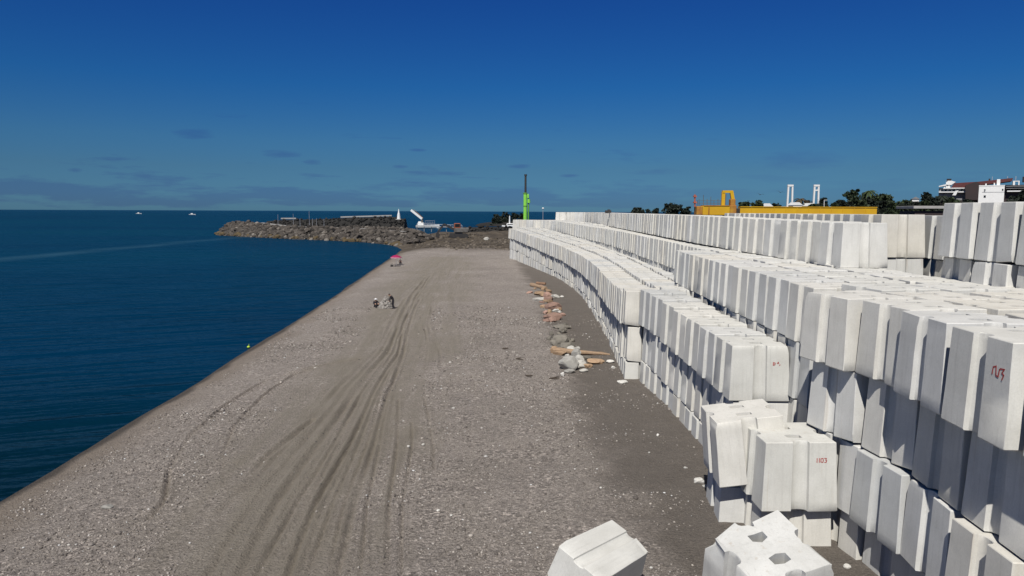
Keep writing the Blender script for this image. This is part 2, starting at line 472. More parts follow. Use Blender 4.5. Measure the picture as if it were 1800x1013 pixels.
def ground_mat():
    t = NT('beach_gravel')
    pos = t.n('ShaderNodeNewGeometry').outputs['Position']
    at = t.n('ShaderNodeAttribute', attribute_name='zone')
    sp = t.n('ShaderNodeSeparateColor'); t.l(at.outputs['Color'], sp.inputs[0])
    silt, band, wet = sp.outputs[0], sp.outputs[1], sp.outputs[2]
    at2 = t.n('ShaderNodeAttribute', attribute_name='zone_b')
    sp2 = t.n('ShaderNodeSeparateColor'); t.l(at2.outputs['Color'], sp2.inputs[0])
    rut, far = sp2.outputs[0], sp2.outputs[1]
    # pebbles: two sizes of voronoi cells, each cell its own grey
    def cells(scale, a, b):
        v = t.n('ShaderNodeTexVoronoi', feature='F1'); v.inputs['Scale'].default_value = scale
        t.l(pos, v.inputs['Vector'])
        g = t.n('ShaderNodeSeparateColor'); t.l(v.outputs['Color'], g.inputs[0])
        return t.ramp(g.outputs[0], [(0.0, a), (0.85, b), (0.97, tuple(x * 1.5 for x in b))]), v.outputs['Distance']
    c1, d1 = cells(13, (0.160, 0.140, 0.124), (0.466, 0.407, 0.361))
    c2, d2 = cells(34, (0.194, 0.169, 0.149), (0.424, 0.372, 0.326))
    pm = t.ramp(t.noise(pos, 0.55, 5, 0.6), [(0.38, 0.0), (0.62, 1.0)])
    grav = t.mix(pm, c2, c1)
    big = t.ramp(t.noise(pos, 0.16, 5, 0.6), [(0.3, 0.86), (0.7, 1.10)])
    grav = t.mix(1.0, grav, big, 'MULTIPLY')
    sn = t.noise(t.mapv(pos, (1.6, 0.35, 1)), 1.4, 6, 0.6)
    sand = t.ramp(sn, [(0.3, (0.226, 0.197, 0.154)), (0.7, (0.292, 0.258, 0.207))])
    sand = t.mix(0.15, sand, c2)
    dk = t.ramp(t.noise(t.mapv(pos, (0.8, 0.8, 1)), 0.9, 6, 0.6), [(0.3, (0.116, 0.098, 0.080)), (0.7, (0.156, 0.134, 0.112))])
    dk = t.mix(0.18, dk, c2)
    wt_ = t.ramp(t.noise(pos, 1.2, 5, 0.6), [(0.3, (0.185, 0.144, 0.107)), (0.7, (0.247, 0.198, 0.149))])
    wt_ = t.mix(0.3, wt_, c2)
    rub = t.ramp(t.noise(pos, 0.35, 7, 0.7), [(0.32, (0.035, 0.028, 0.020)), (0.5, (0.098, 0.077, 0.053)), (0.72, (0.165, 0.136, 0.098))])
    mid = t.ramp(t.noise(pos, 4.2, 6, 0.75), [(0.30, 0.70), (0.5, 1.0), (0.70, 1.22)])
    grav = t.mix(1.0, grav, mid, 'MULTIPLY')
    ve = t.n('ShaderNodeTexVoronoi', feature='DISTANCE_TO_EDGE'); ve.inputs['Scale'].default_value = 6.5
    dv = t.n('ShaderNodeVectorMath', operation='ADD'); t.l(pos, dv.inputs[0])
    nv = t.n('ShaderNodeTexNoise'); nv.inputs['Scale'].default_value = 5.0; nv.inputs['Detail'].default_value = 3; t.l(pos, nv.inputs['Vector'])
    sv = t.n('ShaderNodeVectorMath', operation='SCALE'); sv.inputs['Scale'].default_value = 0.35; t.l(nv.outputs['Color'], sv.inputs[0])
    t.l(sv.outputs[0], dv.inputs[1]); t.l(dv.outputs[0], ve.inputs['Vector'])
    gap = t.ramp(ve.outputs['Distance'], [(0.0, 0.62), (0.055, 1.0)])
    gapm = t.ramp(t.noise(pos, 0.5, 4, 0.6), [(0.42, 0.0), (0.6, 1.0)])
    grav = t.mix(gapm, grav, t.mix(1.0, grav, gap, 'MULTIPLY'))
    col = t.mix(t.math('MULTIPLY', silt, 0.92), grav, sand)
    col = t.mix(t.math('MULTIPLY', rut, 0.12), col, (0.179, 0.150, 0.114))
    col = t.mix(wet, col, wt_)
    col = t.mix(sp2.outputs[2], col, (0.055, 0.045, 0.036))       # damp line at the water's edge
    col = t.mix(band, col, dk)
    col = t.mix(far, col, rub)
    gb = t.math('SUBTRACT', 1.0, t.math('MULTIPLY', t.math('MAXIMUM', silt, band), 0.55))
    n1 = t.bump(d1, 0.7, 0.05)
    n1 = t.bump(t.noise(pos, 9, 6, 0.72), 1.0, 0.13, n1)
    n1 = t.bump(t.noise(pos, 2.2, 5, 0.6), 0.5, 0.12, n1)
    return t.out(col, 0.95, n1)
g = mesh_np('ground', np.stack([GX.ravel(), GY.ravel(), Z.ravel()], -1), faces, ground_mat(), True)
for nm, chans in (('zone', (SILT, BANDV, WET)), ('zone_b', (RUT, FAR, 0.85 * (1 - sstep(0.25, 0.85, SD + vnoise(GX, GY, 1.6, 61) * 0.5)) * (Y_NEAR)))):
    ca = g.data.attributes.new(nm, 'FLOAT_COLOR', 'POINT')
    arr = np.ones((ny * nx, 4), dtype=np.float32)
    for i, c in enumerate(chans): arr[:, i] = c.ravel()
    ca.data.foreach_set('color', arr.ravel())
link(g); tag(g, 'grey brown gravel beach scored by curving tyre ruts', 'beach', kind='structure')

def gz(x, y):
    """ground height at a point"""
    j = int(np.clip(np.searchsorted(gx, x), 1, nx - 1)); i = int(np.clip(np.searchsorted(gy, y), 1, ny - 1))
    fx = (x - gx[j - 1]) / (gx[j] - gx[j - 1]); fy = (y - gy[i - 1]) / (gy[i] - gy[i - 1])
    fx, fy = min(max(fx, 0), 1), min(max(fy, 0), 1)
    return float((Z[i - 1, j - 1] * (1 - fx) + Z[i - 1, j] * fx) * (1 - fy) + (Z[i, j - 1] * (1 - fx) + Z[i, j] * fx) * fy)

# ------------------------------------------------------------------ sea
def sea_mat():
    t = NT('sea_water')
    pos = t.n('ShaderNodeNewGeometry').outputs['Position']
    sp = t.n('ShaderNodeSeparateXYZ'); t.l(pos, sp.inputs[0])
    # shallow turbid patches far out, near darkening paints in weaker sky reflection seen looking down
    sc = t.noise(t.mapv(pos, (0.004, 0.011, 1)), 1.0, 4, 0.55)
    col = t.ramp(sc, [(0.3, (0.0005, 0.026, 0.068)), (0.55, (0.0005, 0.034, 0.079)), (0.75, (0.0008, 0.041, 0.077))])
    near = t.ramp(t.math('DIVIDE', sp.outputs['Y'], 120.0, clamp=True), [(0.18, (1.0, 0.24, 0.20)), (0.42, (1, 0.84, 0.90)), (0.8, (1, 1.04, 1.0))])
    # a straight slick of calm water running off the breakwater tip
    dl = t.math('ABSOLUTE', t.math('ADD', sp.outputs['X'], t.math('ADD', 103.5, t.math('MULTIPLY', t.math('SUBTRACT', t.noise(t.mapv(pos, (0, 0.02, 0)), 1.0, 3), 0.5), 7.0))))
    sl = t.ramp(t.math('DIVIDE', dl, 6.0, clamp=True), [(0.0, 1.0), (0.35, 0.75), (1.0, 0.0)])
    sl = t.math('MULTIPLY', sl, t.ramp(t.math('DIVIDE', sp.outputs['Y'], 400.0, clamp=True), [(0.28, 0.0), (0.38, 1.0), (0.66, 1.0), (0.74, 0.0)]))
    sl = t.math('MULTIPLY', sl, t.ramp(t.noise(t.mapv(pos, (0.10, 0.03, 1)), 1.0, 4, 0.6), [(0.3, 0.25), (0.6, 1.0)]))
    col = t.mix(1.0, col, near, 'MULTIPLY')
    col = t.mix(t.math('MULTIPLY', sl, 0.55), col, (0.03, 0.085, 0.115))  # paler sky reflection of the slick painted into the water colour
    rot = t.mapv(pos, (1, 1, 1), rot=(0, 0, math.radians(-24)))
    rip = t.noise(t.mapv(rot, (0.10, 0.62, 1)), 1.0, 2, 0.5)
    rip2 = t.noise(t.mapv(pos, (1.2, 3.4, 1), rot=(0, 0, math.radians(6))), 1.0, 3, 0.5)
    swl = t.noise(t.mapv(rot, (0.025, 0.15, 1)), 1.0, 3, 0.5)
    amp = t.math('SUBTRACT', 1.0, t.math('MULTIPLY', sl, 0.6))
    h = t.math('ADD', t.math('MULTIPLY', rip, 1.5), t.math('ADD', t.math('MULTIPLY', rip2, 0.22), t.math('MULTIPLY', swl, 1.8)))
    b = t.n('ShaderNodeBump'); b.inputs['Distance'].default_value = 0.6
    t.l(h, b.inputs['Height']); t.l(amp, b.inputs['Strength'])
    t.t.nodes.remove(t.b)
    dif = t.n('ShaderNodeBsdfDiffuse'); t.l(col, dif.inputs['Color']); t.l(b.outputs[0], dif.inputs['Normal'])
    glo = t.n('ShaderNodeBsdfGlossy'); glo.inputs['Roughness'].default_value = 0.18
    glo.inputs['Color'].default_value = (0.8, 0.95, 1.0, 1); t.l(b.outputs[0], glo.inputs['Normal'])
    fr = t.n('ShaderNodeFresnel'); fr.inputs['IOR'].default_value = 1.33; t.l(b.outputs[0], fr.inputs['Normal'])
    mx = t.n('ShaderNodeMixShader')
    t.l(t.math('MULTIPLY', fr.outputs[0], 0.32), mx.inputs[0]); t.l(dif.outputs[0], mx.inputs[1]); t.l(glo.outputs[0], mx.inputs[2])
    t.l(mx.outputs[0], t.t.nodes['Material Output'].inputs['Surface'])
    return t.m
mb = bmesh.new()
# a fan of quads reaching the horizon
v = [mb.verts.new(p) for p in ((-30000, -200, SEA), (30000, -200, SEA), (30000, 40000, SEA), (-30000, 40000, SEA))]
mb.faces.new(v)
me = bpy.data.meshes.new('sea'); mb.to_mesh(me); mb.free(); me.materials.append(sea_mat())
tag(link(bpy.data.objects.new('sea', me)), 'calm deep blue sea with fine ripples', 'sea', kind='structure')

# ------------------------------------------------------------------ grooved concrete blocks
HB, HT, HH = 1.085, 1.005, 2.0
def block_mesh(seed, chips, gdepth=0.185):
    r = random.Random(seed)
    bm = bmesh.new()
    n = 8
    def ring(wd, z, jit):
        pts = []
        gw, gd, c = 0.235 * wd, gdepth, 0.012
        side = [(-wd + c, -wd)]
        side.append((-gw, -wd))
        for k in range(1, n):
            a = PI * k / n
            side.append((-gw * math.cos(a), -wd + gd * math.sin(a) ** 0.62))
        side.append((gw, -wd)); side.append((wd - c, -wd))
        for q in range(4):
            cs, sn = math.cos(q * PI / 2), math.sin(q * PI / 2)
            for x, y in side:
                pts.append(Vector((x * cs - y * sn + r.uniform(-jit, jit), x * sn + y * cs + r.uniform(-jit, jit), z)))
        return pts
    zs = [0.0, 0.03, 0.3, 0.7, 1.1, 1.45, 1.72, 1.86, 1.982, 2.0]
    rings = []
    for i, z in enumerate(zs):
        wd = HB + (HT - HB) * z / HH
        if i == 0: wd -= 0.02
        if i == len(zs) - 1: wd -= 0.014
        rings.append([bm.verts.new(p) for p in ring(wd, z, 0.0035)])
    N = len(rings[0])
    for a, b in zip(rings, rings[1:]):
        for k in range(N):
            bm.faces.new((a[k], a[(k + 1) % N], b[(k + 1) % N], b[k]))
    # top with two lifting slots
    top_e = [bm.edges.get((rings[-1][k], rings[-1][(k + 1) % N])) for k in range(N)]
    slots = []
    for y in (-0.42, 0.42):
        sx, sy = 0.22, 0.115
        lp = [bm.verts.new((x + r.uniform(-.012, .012), y + yy + r.uniform(-.012, .012), 2.0)) for x, yy in ((-sx, -sy), (0, -sy * 1.4), (sx, -sy), (sx, sy), (0, sy * 1.4), (-sx, sy))]
        es = [bm.edges.new((lp[k], lp[(k + 1) % 6])) for k in range(6)]
        slots.append(lp); top_e += es
    bmesh.ops.triangle_fill(bm, use_beauty=True, edges=top_e)
    for lp in slots:
        lo = [bm.verts.new((q.co.x, q.co.y, 1.25)) for q in lp]
        for k in range(6): bm.faces.new((lp[k], lp[(k + 1) % 6], lo[(k + 1) % 6], lo[k]))
        bm.faces.new(lo)
    bm.faces.new(rings[0][::-1])
    # chipped corners and edges
    for (cx, cy, cz, rad, amt) in chips:
        c = Vector((cx, cy, cz)); ctr = Vector((0, 0, 1.0))
        for vtx in bm.verts:
            d = (vtx.co - c).length
            if d < rad:
                f = (1 - d / rad) ** 0.6 * (0.7 + 0.6 * r.random())
                vtx.co += (ctr - vtx.co).normalized() * amt * f
    bmesh.ops.recalc_face_normals(bm, faces=bm.faces)
    me = bpy.data.meshes.new('concrete_block')
    bm.to_mesh(me); bm.free()
    for p in me.polygons: p.use_smooth = True
    me.set_sharp_from_angle(angle=math.radians(33))
    me.materials.append(M['concrete'])
    return me
VAR = [
    block_mesh(1, []),
    block_mesh(2, [(1.0, -1.0, 2.0, 0.16, 0.06)]),
    block_mesh(3, [(-1.0, -1.0, 2.0, 0.18, 0.08), (1.05, 1.05, 0.0, 0.3, 0.12)]),
    block_mesh(4, [(-1.08, -1.08, 0.0, 0.30, 0.14), (0.3, -1.0, 2.0, 0.15, 0.05)]),
    block_mesh(5, [(-1.0, 0.25, 2.0, 0.18, 0.06), (1.0, 1.0, 2.0, 0.22, 0.10)]),
    block_mesh(6, [(-1.05, -1.05, 0.9, 0.28, 0.07)]),
    block_mesh(7, [(1.0, -1.0, 2.0, 0.3, 0.15), (-1.08, -1.08, 0.0, 0.25, 0.08)], 0.07),
    block_mesh(8, [(-1.0, 1.0, 2.0, 0.55, 0.30), (1.0, -0.6, 2.0, 0.5, 0.2), (-1.0, -1.0, 2.0, 0.35, 0.18), (0.4, 1.0, 2.0, 0.4, 0.2), (0.0, 0.42, 2.0, 0.3, 0.10)]),
]

def resample(path, step, jitter, rr):
    """walks a polyline, yields (x, y, tangent angle) every step"""
    P = [Vector(p).to_2d() for p in path]
    out = []
    acc = step / 2; i = 0; s0 = 0.0
    L = [0.0]
    for a, b in zip(P, P[1:]): L.append(L[-1] + (b - a).length)
    s = step / 2
    while s < L[-1]:
        while i < len(P) - 2 and L[i + 1] < s: i += 1
        a, b = P[i], P[i + 1]
        q = (s - L[i]) / (L[i + 1] - L[i])
        p = a.lerp(b, q)
        # smooth tangent
        sa, sb = max(s - 1.2, 0), min(s + 1.2, L[-1])
        def at(ss):
            k = 0
            while k < len(P) - 2 and L[k + 1] < ss: k += 1
            return P[k].lerp(P[k + 1], (ss - L[k]) / (L[k + 1] - L[k]))
        d = at(sb) - at(sa)
        out.append((p.x, p.y, math.atan2(d.y, d.x)))
        s += step + rr.uniform(0, jitter)
    return out
def offset(path, d):
    P = [Vector(p).to_2d() for p in path]
    out = []
    for i, p in enumerate(P):
        a = P[max(i - 1, 0)]; b = P[min(i + 1, len(P) - 1)]
        tg = (b - a).normalized()
        nrm = Vector((tg.y, -tg.x))          # to the right of travel
        out.append(p + nrm * d)
    return out

BL = []     # every block: dict(loc, rz, rx, ry, var, tier, row, file)
def stack(tier, path, ztop, rows, files=0, gap=0.03, jit=0.07, seed=0, lat=0.06, inner_rise=0.0, dz=2.035, phase=True, rowoff=None):
    rr = random.Random(seed)
    for f in range(files + 1):
        base = offset(path, HB + f * 2.22)
        for k in range(rows if f == 0 else 1):
            step = 2 * HB + gap
            pth = base
            pts = resample(pth, step, jit, rr)
            for (x, y, a) in pts:
                zt = np.interp(y, ztop[0], ztop[1]) if isinstance(ztop, tuple) else ztop
                if f: zt += inner_rise + rr.uniform(-0.05, 0.05)
                dl = rr.uniform(-lat, lat) + (rowoff[k] if rowoff and f == 0 else 0)
                nx_, ny_ = math.sin(a), -math.cos(a)
                BL.append(dict(x=x + nx_ * dl, y=y + ny_ * dl, z=zt - HH - k * dz, rz=a - PI / 2 + rr.uniform(-0.018, 0.018),
                               var=rr.choice((0, 0, 0, 1, 2, 3, 4, 5, 5)), tier=tier, row=k, file=f, quarter=rr.choice((0, 0, 2))))
Azt = ([26, 34, 41, 44.5, 51, 96, 120, 150], [4.75, 4.9, 5.2, 4.8, 4.6, 4.55, 5.05, 6.1])
stack('A1', [(7.78, 25.9), (7.78, 29), (7.7, 33), (7.5, 37), (7.25, 40.6)], Azt, 3, 0, seed=21, rowoff=[0.0, 0.12, 0.05])
stack('A2', [(6.35, 41.8), (6.6, 46), (6.9, 51.6), (7.4, 64), (7.8, 80), (7.5, 93), (6.8, 103), (4.6, 120), (2.5, 133), (0.5, 145), (-1.0, 150)], Azt, 3, 2, gap=0.05, jit=0.09, seed=22, inner_rise=0.12, lat=0.09, dz=2.06, rowoff=[0.0, 0.2, 0.1])
stack('B1', [(9.15, 8.2), (9.15, 14), (9.45, 17), (9.4, 19), (9.0, 20.6), (8.62, 22.9)], 7.16, 4, 3, gap=0.08, jit=0.20, seed=23, lat=0.14, dz=2.04, rowoff=[0.0, 0.27, 0.16, 0.30])
stack('B2', [(9.85, 24.2), (9.85, 32), (10.15, 46.4)], ([24, 30, 46], [7.0, 7.08, 7.12]), 3, 2, seed=24, lat=0.05)
stack('B3', [(12.2, 47.0), (12.5, 58), (12.7, 86), (12.2, 105), (10.7, 122), (8.8, 140), (6, 150), (0.4, 157)], ([50, 110, 150], [7.1, 7.25, 7.75]), 2, 1, seed=25, lat=0.05)
stack('C', [(14.55, 32.6), (13.75, 45), (13.45, 57), (13.85, 75), (14.5, 110), (15.2, 140), (14.2, 148), (12, 149.6), (8.3, 150.4)], ([33, 57, 148], [9.05, 9.25, 9.38]), 1, 0, seed=26, lat=0.05)
stack('D', [(17.1, 34.4), (17.4, 62)], 9.42, 2, 0, seed=27)
stack('E', [(15.9, 14.5), (16.0, 24), (16.35, 28.4)], 9.87, 3, 1, gap=0.10, jit=0.12, seed=28, lat=0.10, rowoff=[0.0, 0.06, 0.0])
stack('E2', [(19.3, 31.0), (19.5, 35.2)], 9.38, 2, 1, seed=29)

def quad_dirs(b):
    return Matrix.Translation((b['x'], b['y'], b['z'])) @ Matrix.Rotation(b['rz'], 4, 'Z')
# free-standing blocks by the foot of the wall (explicit)
EXTRA = [
    dict(x=8.16, y=21.32, z=1.04, rz=math.radians(1.5), var=0, tier='F', row=0, file=0, quarter=0, label='cream grooved block with red numbers standing on another, in front of tall wall', num='F1'),
    dict(x=8.22, y=21.55, z=-0.98, rz=math.radians(-1), var=0, tier='F', row=1, file=0, quarter=0, label='half buried block directly under the cream block with red numbers'),
    dict(x=7.40, y=22.6, z=1.36, rz=math.radians(-2), lean=math.radians(-7.5), var=2, tier='F', row=0, file=0, quarter=0, label='white block leaning toward the beach, just left behind the cream numbered block'),
    dict(x=7.55, y=23.0, z=-0.93, rz=math.radians(-4), var=0, tier='F', row=1, file=0, quarter=0, label='sunken block under the leaning white block at the low wall end'),
]
BL += EXTRA
# the toppled block: its axis lies along the ground, a grooved face turned up
_a = Vector((0.67, 0.742, 0)); _n = (Vector((0, 0, 1)) * 0.94 + Vector((0.742, -0.67, 0)) * 0.342).normalized()
_y = -_n; _x = _y.cross(_a)
_c = Vector((2.25, 16.72, 1.60)) - _n * 1.03
G1M = Matrix(((_x.x * .62, _y.x, _a.x * 1.1, 0), (_x.y * .62, _y.y, _a.y * 1.1, 0), (_x.z * .62, _y.z, _a.z * 1.1, 0), (0, 0, 0, 1)))
G1M = Matrix.Translation(_c) @ G1M @ Matrix.Translation((0, 0, -1))
G = [
    dict(M=G1M, var=6, tier='G', label='toppled white block lying on its side at bottom middle of beach'),
    dict(M=Matrix.Translation((6.05, 16.75, 0.82)) @ Matrix.Rotation(math.radians(19), 4, 'Z') @ Matrix.Rotation(math.radians(14), 4, 'X') @ Matrix.Rotation(math.radians(-9), 4, 'Y') @ Matrix.Translation((0, 0, -1)),
         var=7, tier='G', label='broken tilted block with two open lifting slots on top, lower right foreground'),
]
# which blocks the camera sees: rays against simple frusta
def frustum(Mx):
    vs = [(-HB, -HB, 0), (HB, -HB, 0), (HB, HB, 0), (-HB, HB, 0), (-HT, -HT, HH), (HT, -HT, HH), (HT, HT, HH), (-HT, HT, HH)]
    return [Mx @ Vector(q) for q in vs]
FQ = [(0, 3, 2, 1), (4, 5, 6, 7), (0, 1, 5, 4), (1, 2, 6, 5), (2, 3, 7, 6), (3, 0, 4, 7)]
bv, bf = [], []
for b in BL:
    b['M'] = quad_dirs(b) @ Matrix.Rotation(b.get('lean', 0.0), 4, 'Y') @ Matrix.Rotation(b['quarter'] * PI / 2, 4, 'Z')
for b in BL + G:
    o_ = len(bv)
    bv += frustum(b['M']); bf += [tuple(o_ + i for i in q) for q in FQ]
    b['px'] = 0
tree = BVHTree.FromPolygons(bv, bf)
ALLB = BL + G
cm = co.matrix_world
org = Vector((0, 0, CAMH))
for py in range(335, 1013, 3):
    for px in range(880, 1800, 3):
        d = (cm.to_3x3() @ Vector(((px - 900) / FPX, -(py - 506.5) / FPX, -1))).normalized()
        hit = tree.ray_cast(org, d)
        if hit[2] is not None: ALLB[hit[2] // 6]['px'] += 1
seen = sorted((b for b in ALLB if b['px'] >= 2), key=lambda b: -b['px'])
single = seen[:300]
for b in ALLB: b['single'] = False
for b in single: b['single'] = True

ONES = ['', 'first', 'second', 'third', 'fourth', 'fifth', 'sixth', 'seventh', 'eighth', 'ninth', 'tenth', 'eleventh', 'twelfth', 'thirteenth', 'fourteenth', 'fifteenth', 'sixteenth', 'seventeenth', 'eighteenth', 'nineteenth']
TENS = {2: 'twent', 3: 'thirt', 4: 'fort', 5: 'fift', 6: 'sixt', 7: 'sevent', 8: 'eight', 9: 'ninet'}
def ordinal(n):
    if n < 20: return ONES[n]
    a, c = divmod(n, 10)
    return TENS[a] + 'ieth' if c == 0 else TENS[a] + 'y-' + ONES[c]
TIER = {'A1': ('short near part of the low left wall', 3), 'A2': ('long curving low wall beside the beach', 3), 'B1': ('tallest wall at right foreground', 4), 'B2': ('straight middle wall above the low wall', 3),
        'B3': ('set-back far middle wall', 2), 'C': ('upper row of blocks under the yellow crane', 1), 'D': ('rear wall below the yellow girder', 2), 'E': ('high grey wall at right edge', 3), 'E2': ('short pile between rear wall and right wall', 2), 'K': ('far pile behind the rear wall', 1)}
ROWW = {3: ['top', 'middle', 'bottom'], 4: ['top', 'second', 'third', 'bottom'], 2: ['upper', 'lower'], 1: ['']}
groups = {}
for b in single:
    if 'label' in b: continue
    groups.setdefault((b['tier'], b['row'], b['file']), []).append(b)
for (ti, ro, fi), lst in groups.items():
    lst.sort(key=lambda b: b['x'] ** 2 + b['y'] ** 2)
    nm, nr = TIER[ti]
    for i, b in enumerate(lst):
        od = 'nearest' if i == 0 else ordinal(i + 1) + ' nearest'
        if fi == 0:
            rw = ROWW[nr][ro]
            b['label'] = f"grooved block, {od} in {rw + ' row of ' if rw else ''}{nm}"
        else:
            b['label'] = f"block {od} in {ordinal(fi + 1)} file back atop {nm}"
GRP = {'A': 'blocks of the low wall beside the beach', 'B': 'blocks of the middle and tall walls', 'C': 'blocks of the upper row', 'D': 'blocks of the rear walls', 'E': 'blocks of the rear walls', 'K': 'blocks of the rear walls', 'F': 'loose blocks at the foot of the wall', 'G': 'loose blocks at the foot of the wall'}
mass_v, mass_f, mass_s = [], [], 0
vdat = []
for me in VAR:
    vdat.append((np.array([tuple(q.co) for q in me.vertices]), [tuple(p.vertices) for p in me.polygons]))
mv, mf, mo = [], [], 0
OB = {}
for b in ALLB:
    if b['single']:
        o = bpy.data.objects.new('concrete_block', VAR[b['var']])
        o.matrix_world = b['M']
        link(o)
        tag(o, b['label'], 'concrete block', GRP[b['tier'][0]])
        b['ob'] = o
        if b.get('num'): OB[b['num']] = o
    else:
        V, Fc = vdat[b['var']]
        R = np.array(b['M'])
        mv.append(V @ R[:3, :3].T + R[:3, 3]); mf += [tuple(i + mo for i in q) for q in Fc]; mo += len(V)
me = bpy.data.meshes.new('far_concrete_blocks')
me.from_pydata(np.concatenate(mv).tolist(), [], mf)
for p in me.polygons: p.use_smooth = True
me.set_sharp_from_angle(angle=math.radians(33))
me.materials.append(M['concrete_mass'])
tag(link(bpy.data.objects.new('far_concrete_blocks', me)), 'far stacked white concrete blocks merging into the distance', 'concrete blocks', 'far and hidden blocks of the yard', 'stuff')

# red numbers painted by hand on block faces
def painted(parent, face_rot, u0, z0, strokes, size, thick, name='painted_number'):
    """strokes in units of size, on the block's face turned by face_rot about z"""
    bm = bmesh.new()
    slope = (HB - HT) / HH
    def pt(u, z, out):
        return Vector((u, -(HB - slope * z) - out, z))
    for st in strokes:
        for a, b_ in zip(st, st[1:]):
            A = Vector((u0 + a[0] * size, z0 + a[1] * size)); B = Vector((u0 + b_[0] * size, z0 + b_[1] * size))
            d = (B - A).normalized(); nn = Vector((-d.y, d.x)) * thick / 2
            A2, B2 = A - d * thick * 0.4, B + d * thick * 0.4
            q = [A2 - nn, B2 - nn, B2 + nn, A2 + nn]
            lo = [bm.verts.new(pt(p.x, p.y, 0.003)) for p in q]
            hi = [bm.verts.new(pt(p.x, p.y, 0.006)) for p in q]
            bm.faces.new(hi); bm.faces.new(lo[::-1])
            for k in range(4): bm.faces.new((lo[k], lo[(k + 1) % 4], hi[(k + 1) % 4], hi[k]))
    bmesh.ops.rotate(bm, cent=(0, 0, 0), matrix=Matrix.Rotation(face_rot, 3, 'Z'), verts=bm.verts)
    bmesh.ops.recalc_face_normals(bm, faces=bm.faces)
    me = bpy.data.meshes.new(name); bm.to_mesh(me); bm.free(); me.materials.append(M['red_paint'])
    o = bpy.data.objects.new(name, me); link(o, parent)
    return o
D1 = [[(0, 0), (0, 1)]]
def sh(st, dx): return [[(x + dx, y) for x, y in s] for s in st]
D_0 = [[(0, .1), (0, .9), (.5, 1), (.6, .5), (.5, 0), (0, .1)]]
D_3 = [[(0, 1), (.45, .95), (.3, .55), (.55, .4), (.4, 0), (0.05, .0)]]
painted(OB['F1'], 0, 0.46, 1.43, D1 + sh(D1, .55) + sh(D_0, .95) + sh(D_3, 1.85), 0.115, 0.022)

# ------------------------------------------------------------------ rocks
def rock_mesh(name, seed, mat, sub=2, rough=0.35, flat=1.0):
    bm = bmesh.new()
    bmesh.ops.create_icosphere(bm, subdivisions=sub, radius=1.0)
    o = Vector((seed * 3.1, seed * 1.7, seed * 0.9))
    r = random.Random(seed)
    planes = [(Vector((r.gauss(0, 1), r.gauss(0, 1), r.gauss(0, 1))).normalized(), r.uniform(0.55, 0.85)) for _ in range(7)]
    for q in bm.verts:
        n = q.co.normalized()
        q.co = n * (1 + rough * mnoise.noise(n * 1.3 + o) + 0.4 * rough * mnoise.noise(n * 3.5 + o))
        for pn, pd in planes:        # broken flat facets
            h = q.co.dot(pn)
            if h > pd: q.co -= pn * (h - pd) * 0.85
        q.co.z *= flat
    me = bpy.data.meshes.new(name); bm.to_mesh(me); bm.free()
    me.materials.append(mat)
    return me
def scatter_mesh(name, mat, pts, sizes, flat, seed, sub=1):
    """many stones in one mesh; pts (n,3)"""
    rs = np.random.RandomState(seed)
    bases = []
    for k in range(6):
        me = rock_mesh('tmp', seed * 10 + k, mat, sub)
        V = np.array([tuple(q.co) for q in me.vertices]); Fc = np.array([tuple(p.vertices) for p in me.polygons])
        bases.append((V, Fc)); bpy.data.meshes.remove(me)
    vs, fs, off = [], [], 0
    n = len(pts)
    pick = rs.randint(0, 6, n)
    for k in range(6):
        ii = np.where(pick == k)[0]
        if not len(ii): continue
        V, Fc = bases[k]
        m = len(ii)
        an = rs.rand(m) * 2 * PI
        asp = np.stack([0.75 + 0.6 * rs.rand(m), 0.75 + 0.6 * rs.rand(m), flat * (0.7 + 0.6 * rs.rand(m))], -1)
        P = V[None] * asp[:, None] * np.asarray(sizes)[ii][:, None, None]
        c, s = np.cos(an)[:, None], np.sin(an)[:, None]
        Q = np.stack([P[..., 0] * c - P[..., 1] * s, P[..., 0] * s + P[..., 1] * c, P[..., 2]], -1) + np.asarray(pts)[ii][:, None]
        vs.append(Q.reshape(-1, 3))
        fs.append((Fc[None] + (off + np.arange(m) * len(V))[:, None, None]).reshape(-1, 3))
        off += m * len(V)
    return mesh_np(name, np.concatenate(vs), np.concatenate(fs), mat)

def zs_of(P):
    return ground_fields(P[:, 0], P[:, 1])
# loose gravel on the beach
n = 110000
yy = 13 + 60 * nrs.rand(n) ** 1.9
xx = -18.5 + 27 * nrs.rand(n)
P = np.stack([xx, yy], -1)
f = zs_of(P)
clump = vnoise(xx, yy, 2.6, 71) + 0.6 * vnoise(xx, yy, 0.9, 72)
pr = np.where(f[2] > 0.45, 0.03, 0.85) * np.where(f[3] > 0.5, 0.4, 1.0) * np.clip(0.45 + clump * 1.6, 0.03, 1) * (f[1] > 1.2)
ok = nrs.rand(n) < pr
sz = 0.014 + 0.034 * nrs.rand(n) ** 2.2 + (nrs.rand(n) > 0.993) * 0.04
sz = sz * (0.8 + yy / 70)
pts = np.stack([xx, yy, f[0] + sz * 0.25], -1)[ok]
o = scatter_mesh('gravel', M['gravel'], pts, sz[ok], 0.6, 5)
tag(link(o), 'loose grey gravel stones scattered over the beach', 'gravel', kind='stuff')
# dark and brown rubble on the far beach head
n = 5200
yy = 178 + 95 * nrs.rand(n); xx = -44 + 52 * nrs.rand(n)
f = zs_of(np.stack([xx, yy], -1))
ok = (f[1] > 3) & (nrs.rand(n) < np.clip(0.15 + vnoise(xx, yy, 8, 81) * 1.8 + f[6] * 0.4, 0, 1))
sz = 0.12 + 0.55 * nrs.rand(n) ** 3
o = scatter_mesh('rubble', M['rubble'], np.stack([xx, yy, f[0]], -1)[ok], sz[ok], 0.6, 6)
tag(link(o), 'brown rubble strewn across the far end of the beach', 'rubble', kind='stuff')

